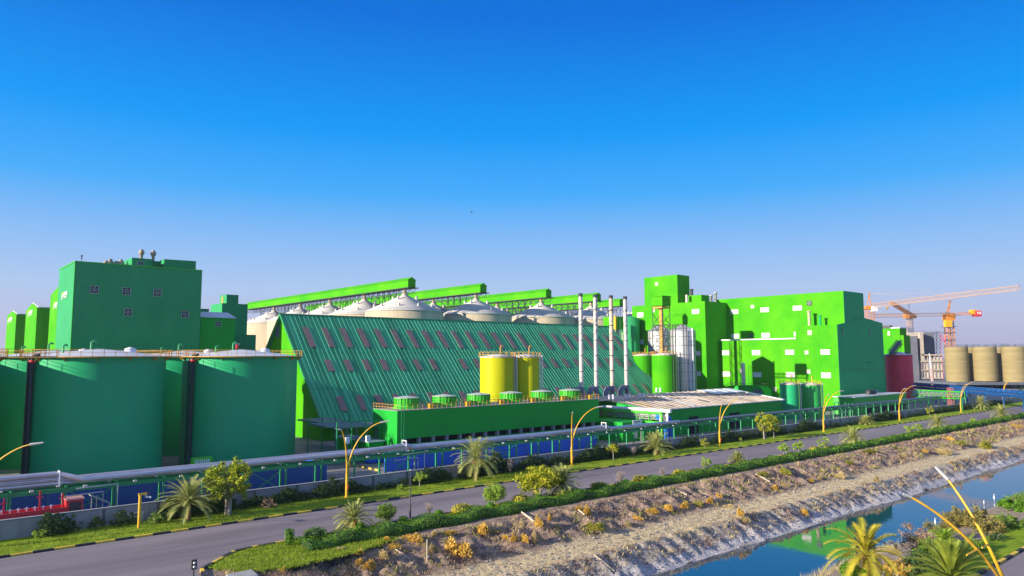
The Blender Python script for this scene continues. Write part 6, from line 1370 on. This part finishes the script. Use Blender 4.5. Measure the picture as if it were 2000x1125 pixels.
for i, (u, vb, w_, h, mm) in enumerate(DB):
    wp, q = gl(u, vb); key = (i % 3, mm.name); Rr = dist_h(wp, w_)/2; Hh = dist_h(wp, h)
    if key not in pm: pm[key] = build('dry_bush', dry_mesh(300+i % 3), mm); o = pm[key]
    else: o = pm[key].copy(); COL.objects.link(o)
    o.location = wp-Vector((0,0,.1)); o.scale = (Rr*1.15, Rr*.8, Hh*.95); o.rotation_euler = (0,0,i*1.7)
    sz = 'large' if w_ >= 34 else 'small' if w_ < 20 else 'medium'; colr = {'dry_bush_orange':'orange','dry_bush_tan':'tan','scrub_olive':'olive green'}[mm.name]
    where = 'near the corner lawn' if u < 700 else 'below the slim black post' if u < 870 else 'below the golden dome topiary' if u < 985 else 'below the big yellow-green bush' if u < 1100 else 'beside the pole on the bank at centre' if u < 1230 else 'at the path edge below the trunkless palm' if u < 1480 else 'mid right, above the green reflection' if u < 1660 else 'at the far right end of the bank'
    tag(o, f'{sz} {colr} dry bush {where}', 'dry bush', 'dry bushes on the canal bank')
seen = {}
for o in COL.objects:
    if o.name.startswith('dry_bush') and o.parent is None: seen.setdefault(o['label'], []).append(o)
for l, os_ in seen.items():
    os_.sort(key=lambda o: o.location.x/o.location.y)
    if len(os_) > 1:
        for i, o in enumerate(os_): o['label'] = f'{ordn[i]} from left, {l}'
# --- scrub, stones: uncountable
rnd = random.Random(11); sc_ = [MB(), MB(), MB()]
for k in range(11000):
    s = 24+(rnd.random()**1.7)*240; t = rnd.choice((rnd.uniform(63.6,70.6), rnd.uniform(63.6,70.6), rnd.uniform(56.2,59.2)))
    if fb(s*.35, t*.35, 20.) < (-.06 if t > 60 else .04): continue
    z = terr(s, t); kk = fb(s*.12, t*.3, 40.)+rnd.gauss(0,.2); m = sc_[0 if kk < .05 else 2 if kk < .33 or t < 60 else 1]
    for j in range(4): d = Vector((rnd.gauss(0,.55), rnd.gauss(0,.55), 1)).normalized()*(.16+.28*rnd.random())*(1+s/200); b = Vector((rnd.gauss(0,1),rnd.gauss(0,1),0)).normalized()*.03*(1+s/120); p = Vector((s+rnd.gauss(0,.12), t+rnd.gauss(0,.12), z-.03)); m.add([p-b,p+b,p+d], [(0,1,2)], False)
struct('dry_scrub', sc_[0], DRYB, R, kind='stuff'); struct('green_scrub', sc_[1], DRYG, R, kind='stuff'); struct('golden_scrub', sc_[2], DRYT, R, kind='stuff')
rk = MB()
for k in range(5200):
    s = 26+(rnd.random()**1.6)*200; t = rnd.choice((rnd.uniform(59,63.6), rnd.uniform(55,59), rnd.uniform(59,70))); z = terr(s, t); r = .05+.16*rnd.random()**3
    vs = [Vector(v)*r*(.6+.7*rnd.random()) for v in ((1,0,0),(0,1,0),(-1,0,0),(0,-1,0),(0,0,.8),(0,0,-.6))]; c = Vector((s,t,z+.02)); rk.add([c+v for v in vs], [(0,1,4),(1,2,4),(2,3,4),(3,0,4),(1,0,5),(2,1,5),(3,2,5),(0,3,5)], False)
struct('stones', rk, mat('bank_stones', (.36,.31,.27), .95, var=.3, vs=.8), R, kind='stuff')
gt_ = MB()                                        # grass blades of the corner lawn and verge
for k in range(26000):
    if k < 13000: s = rnd.uniform(c3.x, c2.x+17); t = rnd.uniform(66, 77.2); ok = inpoly(s, t)
    else: s = rnd.uniform(-5, 110); t = rnd.uniform(90.5, 96); ok = True
    if not ok: continue
    z = max(0, terr(s, t))+.10; p = Vector((s,t,z)); b = Vector((rnd.gauss(0,1),rnd.gauss(0,1),0)).normalized()*.03; d = Vector((rnd.gauss(0,.06),rnd.gauss(0,.06),.13+.13*rnd.random())); gt_.add([p-b,p+b,p+d], [(0,1,2)], False)
struct('grass_blades', gt_, leafmat('grass_blade', (.14,.22,.015), (.30,.36,.03), .6), R, kind='stuff')
# --- near bank shrubs (bottom right)
def nb_(label, u, v, Y, Rr, m_, seed, hz=.85, trunk=1., stems=1, ncl=80, nlf=50, ls=.06, cat='bush', name='bush'):
    p = at(u, v, Y); q = R.loc(p); zb = terr(q.x, q.y); o = local_thing(name, label, cat, None); o.location = (p.x, p.y, zb)
    hgt = max(.2, p.z-zb); lpart(o, 'trunk', limbs(seed, max(.2, hgt-Rr*hz*.4), Rr, .07, stems=stems), BARK2); lpart(o, 'crown', crown(seed, Rr, hz, ncl, nlf, ls, .25), m_, (0,0,hgt))
nb_('dry brown bush with a bare trunk right of the golden palm', 1788, 1058, 70, 1.9, DRYB, 401, 1.0, ncl=70, nlf=40, ls=.045)
OL = leafmat('olive_brown_leaf', (.20,.17,.05), (.36,.30,.08), 1.4)
nb_('olive brown bush by the water, leftmost of the near shore bushes', 1868, 1020, 90, 1.9, OL, 402, ls=.05); nb_('large olive brown bush between the arms of the nearest lamp', 1905, 1018, 90, 2.4, OL, 403, ls=.05)
nb_('olive bush behind the right arm of the nearest lamp', 1935, 1030, 84, 2.0, OL, 404, ls=.05)
nb_('small round headed green tree on a thin trunk by the near road', 1963, 1020, 86, 1.45, LEAF, 405, .8, cat='tree', name='tree'); nb_('clipped green ball near the near road kerb, left of the edge', 1967, 993, 100, 1.3, HEDGE, 406, .7, ncl=60, nlf=80)
nb_('dark green clipped bush at the right edge above the near road', 1997, 1006, 96, 1.9, HEDGE, 407, .7, ncl=60, nlf=80); nb_('green bush at the right edge, nearest the water', 1995, 985, 104, 1.6, LEAF, 408, .7)
nb_('dark bush in the shade below the green small palm', 1800, 1100, 64, 1.6, SHRUBD, 409, .7); nb_('round clipped bush at the bottom edge left of the golden palm trunk', 1665, 1118, 66, 1.3, HEDGE, 410, .6, ncl=60, nlf=80)
nb_('pinkish dry bush at the bottom edge right of the floodlight', 1752, 1112, 64, 1.2, DRYO, 411, .8, ls=.05); nb_('low shaded green bush behind the nearest lamp strut', 1905, 1062, 76, 1.1, LEAF, 412, .6)
nb_('dark green low bush at the bottom between the golden palm and the green palm', 1818, 1078, 67, 1.5, LEAF, 413, .8); nb_('olive shrub on the near shore right of the dry brown bush', 1838, 1040, 80, 1.5, OL, 414, .8, ls=.05); nb_('small dark shrub at the foot of the round headed green tree', 1945, 1050, 80, .9, SHRUBD, 415, .7)
rd_ = MB(); rr = random.Random(3)
for k in range(2600):
    s = 40+rr.random()*60; t = rr.uniform(40.4, 42.6); z = max(-5.05, terr(s, t)); p = Vector((s,t,z)); b = Vector((rr.gauss(0,1),rr.gauss(0,1),0)).normalized()*.02; d = Vector((rr.gauss(0,.2),rr.gauss(0,.2),.5+.7*rr.random())); rd_.add([p-b,p+b,p+d], [(0,1,2)], False)
struct('reeds', rd_, DRYT, R, kind='stuff')

# ------------------------------------------------------------------ haze
hz = MB(); hz.box(-9500, 9500, -9500, 12000, -9., 110.)
hm_ = bpy.data.materials.new('haze_air'); hm_.use_nodes = True; n_ = hm_.node_tree.nodes; n_.remove(n_['Principled BSDF'])
pv = n_.new('ShaderNodeVolumePrincipled'); pv.inputs['Color'].default_value = (.80,.84,.95,1); pv.inputs['Density'].default_value = .00008; pv.inputs['Anisotropy'].default_value = .2
hm_.node_tree.links.new(pv.outputs[0], n_['Material Output'].inputs['Volume'])
struct('haze', hz, hm_, W0, kind='stuff')
